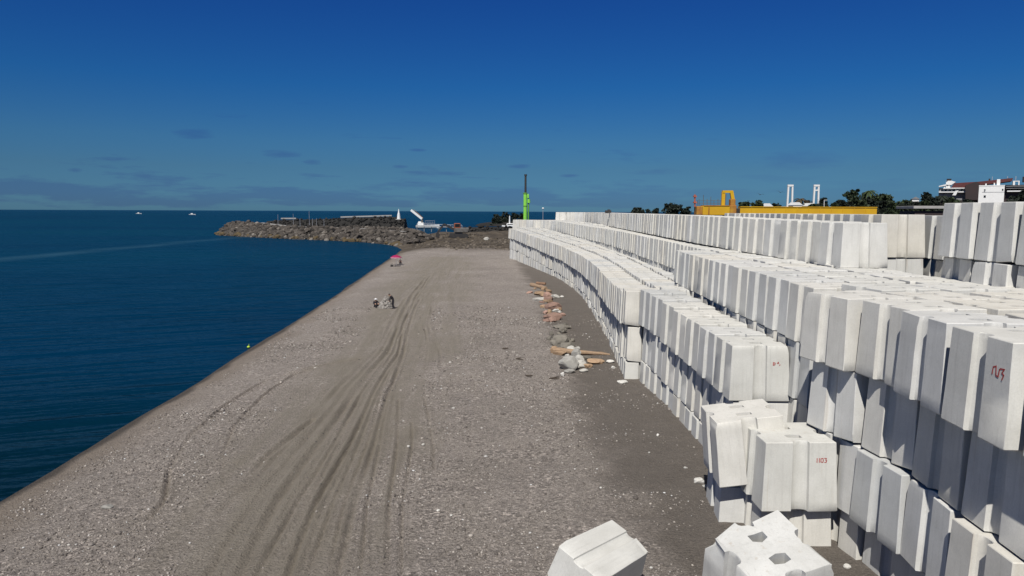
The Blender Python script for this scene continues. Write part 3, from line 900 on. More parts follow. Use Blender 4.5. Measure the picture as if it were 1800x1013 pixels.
def rock_thing(x, y, sx, sy, sz_, mat, seed, label, cat='rock', name='rock', rz=0.0, group=None, sink=0.25):
    me = rock_mesh(name, seed, M[mat], 3)
    o = bpy.data.objects.new(name, me)
    o.scale = (sx, sy, sz_)
    o.rotation_euler = (0, 0, rz)
    o.location = (x, y, gz(x, y) + sz_ * (1 - sink) * 0.7)
    link(o); tag(o, label, cat, group)
    return o
def px2g(px, py, z=0.0):
    u, v_ = (px - 900) / FPX, (py - 506.5) / FPX
    d = cm.to_3x3() @ Vector((u, -v_, -1))
    tt = (z - CAMH) / d.z
    return d.x * tt, d.y * tt
RL = 'rocks dumped in a line beside the wall'
def rk(x0, x1, y0, y1, mat, label, seed, name='rock', rz=0.0, flat=None):
    # footprint given in zoomed survey units: bottom edge centre and width
    px = 900 + (x0 + x1) / 2 / 5.067; pyb = 480 + y1 / 5.067
    x, y = px2g(px, pyb)
    wd = (x1 - x0) / 5.067 * y / FPX
    hg = (y1 - y0) / 5.067 * y / FPX
    sy_ = wd * 0.42
    hz = max(hg * 0.62, 0.10) / 2 if flat is None else flat
    return rock_thing(x, y + sy_, wd * 0.78, sy_ * 1.5, hz * 2.1, mat, seed, label, name=name, rz=rz, group=RL)
rk(215, 300, 150, 192, 'rock_tan', 'tan rock just below the two pale timbers', 101)
rk(290, 348, 165, 215, 'rock_pink', 'pinkish rock right of the tan rock near timbers', 102)
rk(205, 290, 210, 250, 'rock_pale', 'pale flat slab at left edge of the pink rocks', 103)
rk(296, 362, 205, 254, 'rock_pink', 'small pink rock right of the pale flat slab', 104)
rk(355, 415, 180, 217, 'rock_pale', 'pale beige rock right of the pink rocks', 105)
rk(432, 458, 195, 212, 'rock_white', 'small white stone right of pale beige rock', 106)
rk(305, 412, 250, 322, 'rock_pink', 'large pink brown boulder midway down the rock line', 107)
rk(310, 345, 318, 352, 'rock_tan', 'small tan stone wedged between two pink boulders', 108)
rk(372, 412, 312, 342, 'rock_pale', 'small pale stone wedged between two pink boulders', 109)
rk(412, 436, 325, 348, 'rock_white', 'white pebble beside the wedged pale stone', 110)
rk(303, 418, 345, 415, 'rock_pink', 'reddish brown boulder lowest of the pink rocks', 111)
rk(385, 492, 452, 495, 'rock_grey', 'flat grey rock upper of the grey boulders', 112)
rk(380, 498, 530, 645, 'rock_grey', 'big grey boulder left of the pair above the orange log', 113)
rk(438, 538, 605, 668, 'rock_grey', 'grey boulder right of the pair above the orange log', 114)
rk(450, 575, 755, 866, 'rock_pale', 'pale grey slab below the orange log', 115)
rk(556, 628, 762, 815, 'rock_pale', 'hollowed pale rock right of the pale grey slab', 116)
rk(625, 705, 728, 768, 'rock_grey', 'grey rock tucked under the orange log', 117)
rk(690, 795, 755, 805, 'rock_tan', 'tan flat rock at right end below the orange log', 118)
rk(640, 705, 800, 838, 'rock_tan', 'thin tan slab leaning below the grey tucked rock', 119)
rk(440, 466, 885, 928, 'rock_white', 'upright white stone below the pale slabs', 120)
rk(465, 548, 868, 893, 'rock_pale', 'pale flat stone right of upright white stone', 121, flat=0.07)
rk(612, 668, 858, 880, 'rock_pale', 'flat pale flake apart on the brown strip', 122, flat=0.06)
rk(855, 905, 768, 796, 'rock_white', 'white broken lump at the foot of low wall', 123)
rk(890, 918, 822, 842, 'rock_white', 'small white lump below the broken lump by wall', 124)
rk(955, 1025, 945, 972, 'rock_white', 'white pile of crumbled concrete under protruding wall corner', 125)
rk(760, 830, 700, 724, 'rock_tan', 'tan stone beyond the thin end of orange log', 126)
rk(355, 400, 650, 720, 'rock_tan', 'tan stone at thick end of orange log', 127)
rk(395, 470, 690, 735, 'rock_tan', 'orange stone in front of the orange log end', 128)
_rr = random.Random(42)
for i in range(56):
    f = _rr.random()
    px = float(np.interp(f, [0, .3, .6, 1], [948, 970, 985, 1022])) + _rr.gauss(0, 9)
    py = float(np.interp(f, [0, .3, .6, 1], [508, 545, 590, 648])) + _rr.gauss(0, 4)
    x, y = px2g(px, py)
    sz0 = _rr.uniform(.14, .40)
    if f < .48:
        mt, lb, gp = _rr.choice((('rock_pink', 'broken pinkish rubble piece among the reddish rocks by the wall', 'pinkish rubble'), ('rock_tan', 'small tan rubble piece among the reddish rocks by the wall', 'tan rubble')))
    elif f < .75: mt, lb, gp = 'rock_grey', 'small grey rubble piece between the grey boulders by the wall', 'grey rubble'
    else: mt, lb, gp = 'rock_pale', 'pale rubble piece around the slabs below the orange log', 'pale rubble'
    rock_thing(x, y, sz0 * _rr.uniform(.9, 1.7), sz0, sz0 * _rr.uniform(.6, 1.1), mt, 900 + i, lb, 'rubble', 'rubble_piece', _rr.random() * 3, gp)
def pale(px, py, wpx, label, mat='rock_white', seed=0, flat=0.5, cat='stone'):
    x, y = px2g(px, py)
    s = wpx * y / FPX / 2
    return rock_thing(x, y, s, s * 0.8, s * flat, mat, 200 + seed, label, cat, 'stone')
pale(188, 890, 22, 'leaf shaped pale stone alone on gravel near the water', 'rock_pale', 1, 0.35)
pale(1229, 846, 22, 'pale chunk lying beside the leaning block', 'rock_white', 2, 0.5)
pale(1241, 855, 14, 'smaller pale chunk touching dark hollow beside leaning block', 'rock_pale', 3, 0.6)
pale(1489, 993, 14, 'white stone on brown soil beside tall wall foot', 'rock_white', 4, 0.7)
pale(1145, 999, 7, 'small white stone right of the toppled block', 'rock_white', 5, 0.8)
pale(1156, 765, 6, 'white pebble on dark strip between gravel and low wall', 'rock_white', 6, 0.8)
pale(1141, 795, 5, 'white pebble left below the dark strip pebble', 'rock_white', 7, 0.8)
pale(1205, 822, 7, 'white chip near the pale chunks by leaning block', 'rock_white', 8, 0.7)
pale(1056, 860, 6, 'white pebble in the middle of the lower gravel', 'rock_white', 9, 0.8)
pale(770, 897, 6, 'left white pebble of the pair on lower gravel', 'rock_white', 10, 0.8)
pale(793, 906, 5, 'right white pebble of the pair on lower gravel', 'rock_white', 11, 0.8)
pale(797, 719, 7, 'white stone lying at the middle of the beach', 'rock_white', 12, 0.6)
pale(718, 789, 6, 'left pale pebble of a pair right of ruts', 'rock_white', 13, 0.7)
pale(744, 784, 8, 'right pale pebble of a pair right of ruts', 'rock_pale', 14, 0.6)
pale(555, 647, 6, 'pale pebble right at the end of the curved tyre arc', 'rock_white', 15, 0.7)
pale(355, 800, 8, 'pale stone inside the curved tyre arc', 'rock_pale', 16, 0.6)

def timber(a, b, r1, r2, mat, label, name, cat, zoff=0.0):
    ax, ay = px2g(*a); bx, by = px2g(*b)
    za, zb = gz(ax, ay) + r1 * 0.8 + zoff, gz(bx, by) + r2 * 0.8 + zoff
    bm = bmesh.new()
    A, B = Vector((ax, ay, za)), Vector((bx, by, zb))
    d = B - A; q = d.to_track_quat('Z', 'Y').to_matrix()
    prev = None
    for i in range(9):
        f = i / 8; rr_ = r1 + (r2 - r1) * f
        ringv = []
        for k in range(9):
            an = k * 2 * PI / 9
            rj = rr_ * (1 + 0.2 * mnoise.noise(Vector((k * 1.3, i * 0.9, r1 * 40))))
            ringv.append(bm.verts.new(A + d * f + q @ Vector((math.cos(an) * rj, math.sin(an) * rj, 0)) + Vector((0, 0, 0.05 * mnoise.noise(Vector((i * .6, r1 * 9, 3)))))))
        if prev:
            for k in range(9): bm.faces.new((prev[k], prev[(k + 1) % 9], ringv[(k + 1) % 9], ringv[k]))
        else: bm.faces.new(ringv[::-1])
        prev = ringv
    bm.faces.new(prev)
    bmesh.ops.recalc_face_normals(bm, faces=bm.faces)
    me = bpy.data.meshes.new(name); bm.to_mesh(me); bm.free(); me.materials.append(M[mat])
    tag(link(bpy.data.objects.new(name, me)), label, cat)
timber((972, 622), (1072, 623), 0.24, 0.06, 'wood_pale', 'long orange brown driftwood log lying toward the low wall', 'driftwood_log', 'log')
timber((934, 503), (960, 508), 0.26, 0.20, 'wood_pale', 'thick pale timber at far end of the rock line', 'timber', 'timber')
timber((943, 499), (959, 500), 0.20, 0.18, 'wood', 'short darker timber lying behind the thick pale timber', 'timber', 'timber')
for i, (px, py, wp) in enumerate(((914, 632, 14), (930, 662, 16), (975, 668, 22), (888, 613, 12))):
    x, y = px2g(px, py)
    bm = bmesh.new()
    M_ = MB()
    for k in range(5):
        a = rnd.uniform(-0.5, 0.5)
        M_.tube((x - wp * y / FPX * 0.5 + rnd.uniform(0, .2), y + rnd.uniform(-.2, .2), gz(x, y) + 0.03), (x + wp * y / FPX * 0.5 * rnd.uniform(.3, 1), y + a, gz(x, y) + rnd.uniform(.04, .12)), 0.03, 0.015, 6)
    bm.free()
    tag(M_.build('driftwood', M['bark']), ['dark twig bundle uppermost right of the beach middle', 'dark twig bundle second from top on beach', 'widest dark twig bundle left of white upright stone', 'faint dark twigs farthest up the gravel'][i], 'driftwood')

# ------------------------------------------------------------------ breakwater of boulders
FOOT = [(-31.5, 210), (-37.0, 222), (-45.7, 236), (-57.2, 247), (-69, 257), (-82, 266), (-98, 280), (-113, 294), (-121, 304), (-127, 318)]
def bw_point(s, h):
    """s along 0..1, h up the front slope 0..1 -> position"""
    L = [0.0]
    for a, b in zip(FOOT, FOOT[1:]): L.append(L[-1] + math.hypot(b[0] - a[0], b[1] - a[1]))
    q = s * L[-1]
    k = 0
    while k < len(FOOT) - 2 and L[k + 1] < q: k += 1
    f = (q - L[k]) / (L[k + 1] - L[k])
    x = FOOT[k][0] + (FOOT[k + 1][0] - FOOT[k][0]) * f; y = FOOT[k][1] + (FOOT[k + 1][1] - FOOT[k][1]) * f
    nx_, ny_ = 0.50, 0.866
    top = np.interp(s, [0, 0.12, 0.3, 0.6, 0.75, 0.93, 0.97, 1.0], [0.9, 2.9, 3.3, 3.5, 4.6, 4.4, 2.2, 0.6])
    if h <= 1:
        return x + nx_ * 8 * h, y + ny_ * 8 * h, SEA - 0.2 + (top - SEA + 0.2) * h
    h2 = h - 1      # crest road, then the back slope
    if h2 < 0.5: return x + nx_ * (8 + 10 * h2), y + ny_ * (8 + 10 * h2), top
    return x + nx_ * (13 + 14 * (h2 - 0.5)), y + ny_ * (13 + 14 * (h2 - 0.5)), top + np.interp(s, [0, 0.38, 0.45, 1], [0.5, 0.5, -0.7, -0.7]) * math.sin(min(1, (h2 - 0.5) * 4) * PI) - max(0, h2 - 0.75) * 4 * (top + 1.5)
mbm = bmesh.new()
grid = [[mbm.verts.new(bw_point(i / 60, h)) for h in (0, .25, .5, .75, 1, 1.25, 1.5, 1.65, 1.8, 2.0)] for i in range(61)]
for i in range(60):
    for j in range(9): mbm.faces.new((grid[i][j], grid[i + 1][j], grid[i + 1][j + 1], grid[i][j + 1]))
mbm.faces.new(grid[60]); mbm.faces.new(grid[0][::-1])
for q in mbm.verts:
    q.co += Vector((0, 0, -0.35))
bmesh.ops.recalc_face_normals(mbm, faces=mbm.faces)
me = bpy.data.meshes.new('breakwater'); mbm.to_mesh(me); mbm.free()
t = NT('breakwater_fill'); tcp = t.n('ShaderNodeNewGeometry').outputs['Position']
t.out(t.ramp(t.noise(tcp, 0.5, 5), [(0.35, (0.025, 0.02, 0.016)), (0.65, (0.06, 0.05, 0.04))]), 0.95, t.bump(t.noise(tcp, 0.9, 5), 1.0, 0.6))
me.materials.append(t.m)
tag(link(bpy.data.objects.new('breakwater', me)), 'long low breakwater mound running out into the sea', 'breakwater', kind='structure')
RKS = [rock_mesh('boulder', 300 + k, M['rock_brown'], 2) for k in range(5)] + [rock_mesh('boulder', 310 + k, M['rock_wet'], 2) for k in range(3)]
rr = random.Random(77)
pp, ss = [], []
cnt = 0
for i in range(3400):
    s = rr.random(); h = rr.random()
    if rr.random() < 0.30 and s < 0.40:
        h = rr.uniform(1.5, 1.85)
    x, y, z = bw_point(s, h)
    sz = 0.40 + 0.85 * rr.random() ** 1.6
    if h <= 1 and cnt < 260 and rr.random() < 0.16 and sz > 0.6:
        low = h < 0.13
        o = bpy.data.objects.new('boulder', RKS[rr.randrange(5, 8) if low else rr.randrange(5)])
        sz *= 1.15
        o.scale = (sz * rr.uniform(.9, 1.4), sz * rr.uniform(.8, 1.1), sz * rr.uniform(.6, .9))
        o.rotation_euler = (rr.uniform(-.5, .5), rr.uniform(-.5, .5), rr.random() * 6)
        o.location = (x, y, z + 0.25)
        link(o)
        if low: tag(o, 'ochre stained boulder at the waterline of the breakwater', 'boulder', 'ochre boulders along the breakwater waterline')
        else: tag(o, 'brown boulder heaped among others on the breakwater slope', 'boulder', 'brown boulders heaped on the breakwater')
        cnt += 1
    else:
        pp.append((x, y, z)); ss.append(sz * 0.9)
o = scatter_mesh('boulder_heap', M['boulder_mass'], np.array(pp), np.array(ss), 0.75, 8, 1)
tag(link(o), 'mass of smaller brown boulders covering the breakwater', 'boulders', kind='stuff')
# pale road along the breakwater crest
m = MB()
prev = None
rv = []
for i in range(40):
    s = 0.12 + 0.62 * i / 39
    a = Vector(bw_point(s, 1.06)); b = Vector(bw_point(s, 1.40))
    rv.append((m.bm.verts.new(a + Vector((0, 0, 0.12))), m.bm.verts.new(b + Vector((0, 0, 0.12)))))
for a, b in zip(rv, rv[1:]): m.bm.faces.new((a[0], b[0], b[1], a[1]))
tag(m.build('path', M['pale_deck']), 'pale track along the top of the breakwater', 'path', kind='structure')
# low ochre ledge at the tip
for i, (dx, dy, s) in enumerate(((-120.5, 307, 2.0), (-117.5, 302.5, 1.7), (-123, 310.5, 1.3))):
    o = bpy.data.objects.new('rock', RKS[5 + i]); o.scale = (s * 1.5, s, s * 0.55); o.location = (dx, dy, SEA + 0.4); link(o)
    tag(o, ['broad ochre rock at the very tip of the breakwater', 'ochre rock beside the broad tip rock', 'outermost small ochre rock in the sea'][i], 'rock')

# far dark breakwater
def dark_bank(name, pts, width, label, parapet, seed):
    """pts (x, y, top)"""
    root = empty(name, (pts[0][0], pts[0][1], SEA))
    P_, S_ = [], []
    r2 = random.Random(seed)
    bm = bmesh.new(); prev = None
    for (x, y, tp) in pts:
        rg = [bm.verts.new(Vector(c) - Vector(root.location)) for c in ((x, y - width, SEA - .5), (x, y - width * 0.25, tp - .3), (x, y + width * 0.25, tp - .3), (x, y + width, SEA - .5))]
        if prev:
            for k in range(3): bm.faces.new((prev[k], rg[k], rg[k + 1], prev[k + 1]))
        else: bm.faces.new(rg)
        prev = rg
    bm.faces.new(prev[::-1])
    bmesh.ops.recalc_face_normals(bm, faces=bm.faces)
    me = bpy.data.meshes.new('core'); bm.to_mesh(me); bm.free(); me.materials.append(M['rock_dark'])
    link(bpy.data.objects.new('core', me), root)
    for a, b in zip(pts, pts[1:]):
        nn = int(math.hypot(b[0] - a[0], b[1] - a[1]) * 4)
        for _ in range(nn):
            f = r2.random(); h = r2.random()
            x, y, tp = (a[i] + (b[i] - a[i]) * f for i in range(3))
            P_.append((x, y - width * (1 - 0.75 * h), SEA + (tp - SEA) * h)); S_.append(r2.uniform(.5, 1.1))
    o = scatter_mesh('rubble_armour', M['dark_mass'], np.array(P_) - np.array(root.location), np.array(S_), 0.8, seed, 1)
    link(o, root); o['kind'] = 'stuff'
    if parapet:
        mm = MB()
        for a, b in parapet: mm.bar(Vector(a) - Vector(root.location), Vector(b) - Vector(root.location), 1.2, 0.7)
        mm.build('parapet', M['pale_deck'], root)
    tag(root, label, 'breakwater')
dark_bank('dark_breakwater', [(-142, 432, 3.6), (-130, 430, 4.4), (-110, 428, 4.9), (-90, 424, 5.9), (-68, 420, 6.5), (-60, 418, 5.0)], 9, 'dark rock breakwater lying behind the brown boulder breakwater', [((-134, 431, 4.9), (-125, 430, 5.0)), ((-98, 425, 5.9), (-68, 420, 6.9))], 61)
dark_bank('dark_bank', [(-24, 338, 2.2), (-14, 341, 2.6), (0, 343, 2.7), (14, 343, 2.7)], 6, 'low dark rock bank closing the far end of the beach', None, 62)

# ------------------------------------------------------------------ boats, pier and sea marks
def at(px, py, D):
    d = cm.to_3x3() @ Vector(((px - 900) / FPX, -(py - 506.5) / FPX, -1))
    tt = D / d.y
    return Vector((d.x * tt, D, CAMH + d.z * tt))
def hull(L, B, Hh, name, mat, parent, bow=1):
    bm = bmesh.new(); rings = []
    for i in range(9):
        f = i / 8; x = (f - 0.5) * L * bow
        wd = B / 2 * (1 - max(0, (f - 0.45) / 0.55) ** 2.2 * 0.97) * (0.85 + 0.15 * min(1, f * 4))
        top = Hh * (1 + 0.25 * f * f)
        rings.append([bm.verts.new(c) for c in ((x, -wd, top), (x, -wd * 0.8, top * 0.35), (x, 0, -0.3), (x, wd * 0.8, top * 0.35), (x, wd, top))])
    for a, b in zip(rings, rings[1:]):
        for k in range(4): bm.faces.new((a[k], b[k], b[k + 1], a[k + 1]))
        bm.faces.new((a[4], b[4], b[0], a[0]))
    bm.faces.new(rings[0]); bm.faces.new(rings[-1][::-1])
    bmesh.ops.recalc_face_normals(bm, faces=bm.faces)
    me = bpy.data.meshes.new(name); bm.to_mesh(me); bm.free(); me.materials.append(mat)
    return link(bpy.data.objects.new(name, me), parent)
def motor_boat(x, y, L, label, rz=0.0):
    r_ = empty('motor_boat', (x, y, SEA), rz)
    hull(L, L * 0.3, L * 0.13, 'hull', M['white'], r_)
    MB().box((-L * .05, 0, L * .2), (L * .32, L * .2, L * .14), bevel=L * .02).build('cabin', M['white'], r_)
    MB().box((L * .118, 0, L * .21), (0.05, L * .17, L * .08)).build('windscreen', M['glass'], r_)
    tag(r_, label, 'boat')
p = px2g(338, 378.2, SEA); motor_boat(p[0], p[1], 13, 'right and larger white motor boat far out on the sea', 0.1)
p = px2g(244, 376.4, SEA); motor_boat(p[0], p[1], 13, 'left small white boat far out near the horizon', 0.1)

def sailboat(px, ytop, D, label, hL=9):
    top = at(px, ytop, D)
    r_ = empty('sailing_boat', (top.x, D, SEA), 0.3)
    hull(hL, 2.6, 1.1, 'hull', M['white'], r_)
    MB().box((-.4, 0, 1.3), (2.6, 1.4, .6), bevel=.1).build('cabin', M['white'], r_)
    h = top.z - SEA
    MB().tube((0.6, 0, 0.8), (0.6, 0, h), 0.09, 0.06, 8).build('mast', M['pole_grey'], r_)
    MB().tube((0.6, 0, 2.2), (-2.8, 0, 2.3), 0.07, None, 8).build('boom', M['pole_grey'], r_)
    tag(r_, label, 'sailing boat', 'sailing boats moored behind the breakwater')
for i, (px, yt) in enumerate(((486, 377), (513, 376), (525, 384), (541, 371.5), (547, 384), (554, 384), (567, 385))):
    sailboat(px, yt, 352 + 9 * (i % 3), ['leftmost mast with a small flag line behind the breakwater', 'second mast from left behind breakwater', 'short third mast from left behind breakwater', 'tallest mast behind the breakwater', 'short mast right beside the tallest mast', 'second short mast right of the tallest mast', 'rightmost short mast behind the breakwater'][i])

# work boat with a raised white boom
c = at(752, 393.5, 430)
r_ = empty('work_boat', (c.x, 430, SEA), 0.0)
b0 = Vector((c.x, 430, SEA))
hull(13.5, 4.2, 1.9, 'hull', M['white'], r_)
MB().box((-4.0, 0, 2.6), (3.4, 3, 1.6), bevel=.15).box((-4.6, 0, 3.7), (1.6, 2.2, 0.8), bevel=.1).build('cabin', M['white'], r_)
m = MB()
for k in range(6): m.tube((-1.5 + 1.1 * k, 0, 1.9), (-1.5 + 1.1 * k, 0, 4.6), .06, None, 6)
m.bar((-1.5, 0, 4.6), (4.0, 0, 4.6), .1); m.bar((-1.5, 0, 3.2), (4.0, 0, 3.2), .08)
m.build('railing', M['pole_grey'], r_)
a_ = at(742, 385, 430) - b0; b_ = at(722.5, 369.5, 430) - b0
MB().bar(a_, b_, 1.5, 1.2).build('boom', M['white'], r_)
dd = (b_ - a_).normalized(); up = Vector((-dd.z, 0, dd.x)) if dd.x < 0 else Vector((dd.z, 0, -dd.x))
MB().bar(a_ + Vector((.55, 0, .55)), b_ + Vector((1.6, 0, .25)), .4, .15).build('boom_edge', M['rust'], r_)
MB().tube(a_ + Vector((0, 0, -2.6)), a_ + Vector((0, 0, 0.3)), .7, .5, 10).build('boom_pedestal', M['grey_steel'], r_)
tag(r_, 'white work boat with long white boom raised to the left', 'boat')

c = at(701, 388, 416)
m = MB(); base = (c.x, 416, 4.6)
r_ = empty('harbour_beacon', base)
MB().tube((0, 0, 0), (0, 0, 3.2), 1.05, .75, 10).tube((0, 0, 3.2), (0, 0, 6.0), .62, .12, 10).build('tower', M['white'], r_)
MB().box((0, 0, .2), (3, 3, .5), bevel=.05).build('plinth', M['pale_deck'], r_)
tag(r_, 'slim white pointed beacon on the dark breakwater end', 'beacon')

# pier with pale railings
a, b = at(733, 393.5, 370), at(812, 396.0, 350)
r_ = empty('pier', (a.x, a.y, SEA))
A0 = a - Vector(r_.location); B0 = b - Vector(r_.location)
MB().bar(A0 + Vector((0, 0, -1.1)), B0 + Vector((0, 0, -1.1)), 1.8, .3).build('deck', M['pale_deck'], r_)
m = MB(); m2 = MB()
for k in range(13):
    q = A0.lerp(B0, k / 12)
    m.tube(q + Vector((0, 0, -1)), q, .05, None, 6)
    if k % 2 == 0: m2.tube((q.x, q.y, -1.5), (q.x, q.y, q.z - 1.2), .14, None, 8)
m.bar(A0, B0, .1); m.build('railing', M['white'], r_)
m2.build('piles', M['pale_deck'], r_)
tag(r_, 'narrow pier with thin white railing beyond the rubble', 'pier')

# white boat behind the end of the low wall
c = at(897, 397, 420)
r_ = empty('motor_yacht', (c.x, 420, SEA), PI)
hull(9.5, 3.4, 1.9, 'hull', M['white'], r_)
MB().box((-.6, 0, 2.6), (5.4, 2.5, 1.5), bevel=.25).build('cabin', M['white'], r_)
MB().box((-.6, 0, 2.75), (4.4, 2.56, .5)).build('windows', M['glass'], r_)
MB().tube((0.4, 0, 3.2), (0.4, 0, 7.6), .45, .28, 8).build('mast', M['white'], r_)
tag(r_, 'white yacht with short thick mast beside far wall end', 'boat')
# yellow-green float at the shoreline
x, y = px2g(437, 611.5, SEA)
r_ = empty('marker_float', (x, y, SEA), .4)
MB().ball((0, 0, .06), (.12, .10, .09), 2).build('float', M['yellow_green'], r_, True)
MB().tube((0, 0, .12), (0.03, 0, .28), .015, None, 6).build('stick', M['yellow_green'], r_)
tag(r_, 'small yellow green float at the water edge', 'float')
# submerged pale gravel tongue at the shore is part of the ground

# ------------------------------------------------------------------ green pile rig and lamps
c = at(923, 400, 166); gb = gz(c.x, 166)
r_ = empty('pile_rig', (c.x, 166, gb))
MB().tube((0, 0, 0), (0, 0, 13.4 - gb), .42, .40, 14).build('leader_tube', M['green'], r_, False)
MB().tube((0, 0, 13.4 - gb), (0, 0, 13.65 - gb), .50, None, 14).tube((0, 0, 10.6 - gb), (0, 0, 10.8 - gb), .47, None, 14).build('collar', M['dark_green'], r_)
MB().tube((0.05, 0, 13.65 - gb), (0.05, 0, 17.35 - gb), .24, .22, 12).tube((0.05, 0, 17.35 - gb), (0.05, 0, 17.7 - gb), .30, None, 12).build('drive_rod', M['black'], r_)
MB().tube((.72, 0.1, 0), (.72, .1, 12.6 - gb), .17, None, 10).build('side_tube', M['dark_green'], r_)
MB().tube((.80, 0, 11.4 - gb), (.80, 0, 12.2 - gb), .34, .30, 12).box((.62, 0, 12.9 - gb), (.4, .4, .9), bevel=.05).build('winch_housing', M['green'], r_)
MB().box((.4, 1.2, .9), (2.8, 3.6, 1.6), bevel=.1).build('base_carriage', M['green'], r_)
tag(r_, 'bright green pile rig with black upper rod behind far wall', 'pile rig')
c = at(954.5, 366.5, 205); gb = gz(c.x, 205)
r_ = empty('street_lamp', (c.x, 205, gb))
MB().tube((0, 0, 0), (0, 0, c.z - gb - .2), .09, .06, 10).build('pole', M['pole_grey'], r_)
MB().ball((0, 0, c.z - gb), (.32, .32, .24), 2).build('lamp_head', M['white'], r_, True)
tag(r_, 'thin street lamp with white globe right of green rig', 'street lamp')

# ------------------------------------------------------------------ excavator on the far beach
x, y = -17.3, 240.0
gb = gz(x, y)
r_ = empty('excavator', (x, y, gb), 0.15); r_.scale = (1.4, 1.4, 1.4)
for sy in (-1.15, 1.15):
    tm = MB().prism([(-2.1, .25), (-1.8, 0), (1.8, 0), (2.1, .25), (2.1, .65), (1.8, .95), (-1.8, .95), (-2.1, .65)], sy - .3, sy + .3)
    tm.build('track', M['black'], r_)
MB().box((0, 0, 1.05), (1.6, 1.6, .3)).box((.5, 0, 1.75), (3.2, 2.5, 1.1), bevel=.15).build('body', M['grey_steel'], r_)
MB().box((-.4, -.65, 2.75), (1.5, 1.1, 1.2), bevel=.12).build('cab', M['orange'], r_)
MB().box((-1.16, -.65, 2.85), (.05, .9, .8)).box((-.4, -1.21, 2.85), (1.1, .04, .7)).build('cab_window', M['glass'], r_)
m = MB(); m.bar((-.6, .35, 1.7), (-3.4, .35, 3.1), .45, .5); m.build('boom', M['black'], r_)
m = MB(); m.bar((-3.4, .35, 3.1), (-4.9, .35, 1.1), .34, .4); m.build('arm', M['black'], r_)
MB().prism([(-5.3, .2), (-4.6, .1), (-4.3, .7), (-4.8, 1.25), (-5.2, 1.0)], -.2, .9).build('bucket', M['black'], r_)
MB().box((2.0, 0, 1.9), (.7, 2.4, .9), bevel=.2).build('counterweight', M['grey_steel'], r_)
tag(r_, 'rusty excavator with dark boom on the far rubble', 'excavator')
x, y = px2g(808, 415.5); 
rock_thing(x, y - 2, 1.5, 1.0, .9, 'rock_pale', 410, 'pale boulder heap in front of the excavator', 'boulder', 'boulder')
x, y = px2g(855, 428)
rock_thing(x, y, .9, .5, .7, 'rock_pale', 411, 'lone pale rock on the far rubble left of the wall end', 'rock', 'rock')

# ------------------------------------------------------------------ people, parasol and gravel heap
def person(name, joints, edges, radii, loc, rz, label, headc, cloth, skin_above, hair=None, hat=None):
    bm = bmesh.new()
    lay = bm.verts.layers.skin.verify()
    vs = []
    for i, (p_, r_) in enumerate(zip(joints, radii)):
        v_ = bm.verts.new(p_); v_[lay].radius = (r_, r_); v_[lay].use_root = (i == 0); vs.append(v_)
    for a, b in edges: bm.edges.new((vs[a], vs[b]))
    me = bpy.data.meshes.new('tmp'); bm.to_mesh(me); bm.free()
    ob = bpy.data.objects.new('tmp', me); COL.objects.link(ob)
    sk = ob.modifiers.new('skin', 'SKIN'); sb = ob.modifiers.new('sub', 'SUBSURF'); sb.levels = sb.render_levels = 2
    dg = bpy.context.evaluated_depsgraph_get()
    em = bpy.data.meshes.new_from_object(ob.evaluated_get(dg))
    bpy.data.objects.remove(ob); bpy.data.meshes.remove(me)
    em.name = 'body'
    em.materials.clear(); em.materials.append(M[cloth]); em.materials.append(M['skin'])
    for p_ in em.polygons:
        p_.use_smooth = True
        c_ = p_.center
        p_.material_index = 1 if any((c_ - Vector(q)).length < rad for q, rad in skin_above) else 0
    root = bpy.data.objects.new(name, em); root.location = loc; root.rotation_euler = (0, 0, rz); link(root)
    tag(root, label, 'person')
    hc = Vector(headc)
    if hair: MB().ball(hc + Vector((0, .015, .035)), (.095, .105, .085), 2).build('hair', M[hair], root, True)
    if hat: MB().ball(hc + Vector((0, 0, .07)), (.12, .125, .09), 2).tube(hc + Vector((0, 0, .055)), hc + Vector((0, 0, .07)), .19, .18, 14).build('sun_hat', M[hat], root, True)
    MB().ball(hc + Vector((0, -.10, -.01)), (.018, .028, .022), 1).build('nose', M['skin'], root, True)
    return root
# joints: pelvis, spine, chest, neck, head, L shoulder, elbow, hand, R..., L hip, knee, ankle, toe, R...
E_ = [(0, 1), (1, 2), (2, 3), (3, 4), (4, 5), (2, 6), (6, 7), (7, 8), (8, 9), (2, 10), (10, 11), (11, 12), (12, 13), (0, 14), (14, 15), (15, 16), (16, 17), (0, 18), (18, 19), (19, 20), (20, 21)]
RD = [.15, .135, .15, .06, .095, .085, .065, .05, .035, .03, .065, .05, .035, .03, .095, .075, .045, .035, .095, .075, .045, .035]
SIT = [(0, 0, .16), (0, .03, .36), (0, .0, .56), (0, -.02, .68), (0, -.04, .78), (0, -.05, .88), (.2, 0, .60), (.27, -.16, .40), (.16, -.34, .42), (.13, -.40, .42), (-.2, 0, .60), (-.27, -.16, .40), (-.16, -.34, .42), (-.13, -.40, .42),
       (.12, -.06, .15), (.16, -.40, .46), (.15, -.50, .08), (.15, -.62, .04), (-.12, -.06, .15), (-.16, -.40, .46), (-.15, -.50, .08), (-.15, -.62, .04)]
BEND = [(0, 0, .88), (0, -.10, 1.06), (0, -.24, 1.24), (0, -.33, 1.33), (0, -.40, 1.40), (0, -.46, 1.45), (.19, -.22, 1.26), (.23, -.30, 1.00), (.2, -.42, .80), (.19, -.46, .72), (-.19, -.22, 1.26), (-.23, -.30, 1.00), (-.2, -.42, .80), (-.19, -.46, .72),
        (.10, 0, .84), (.11, -.04, .46), (.11, .03, .08), (.12, -.12, .04), (-.10, 0, .84), (-.12, -.08, .46), (-.12, .02, .08), (-.13, -.13, .04)]
x, y = px2g(660.5, 541)
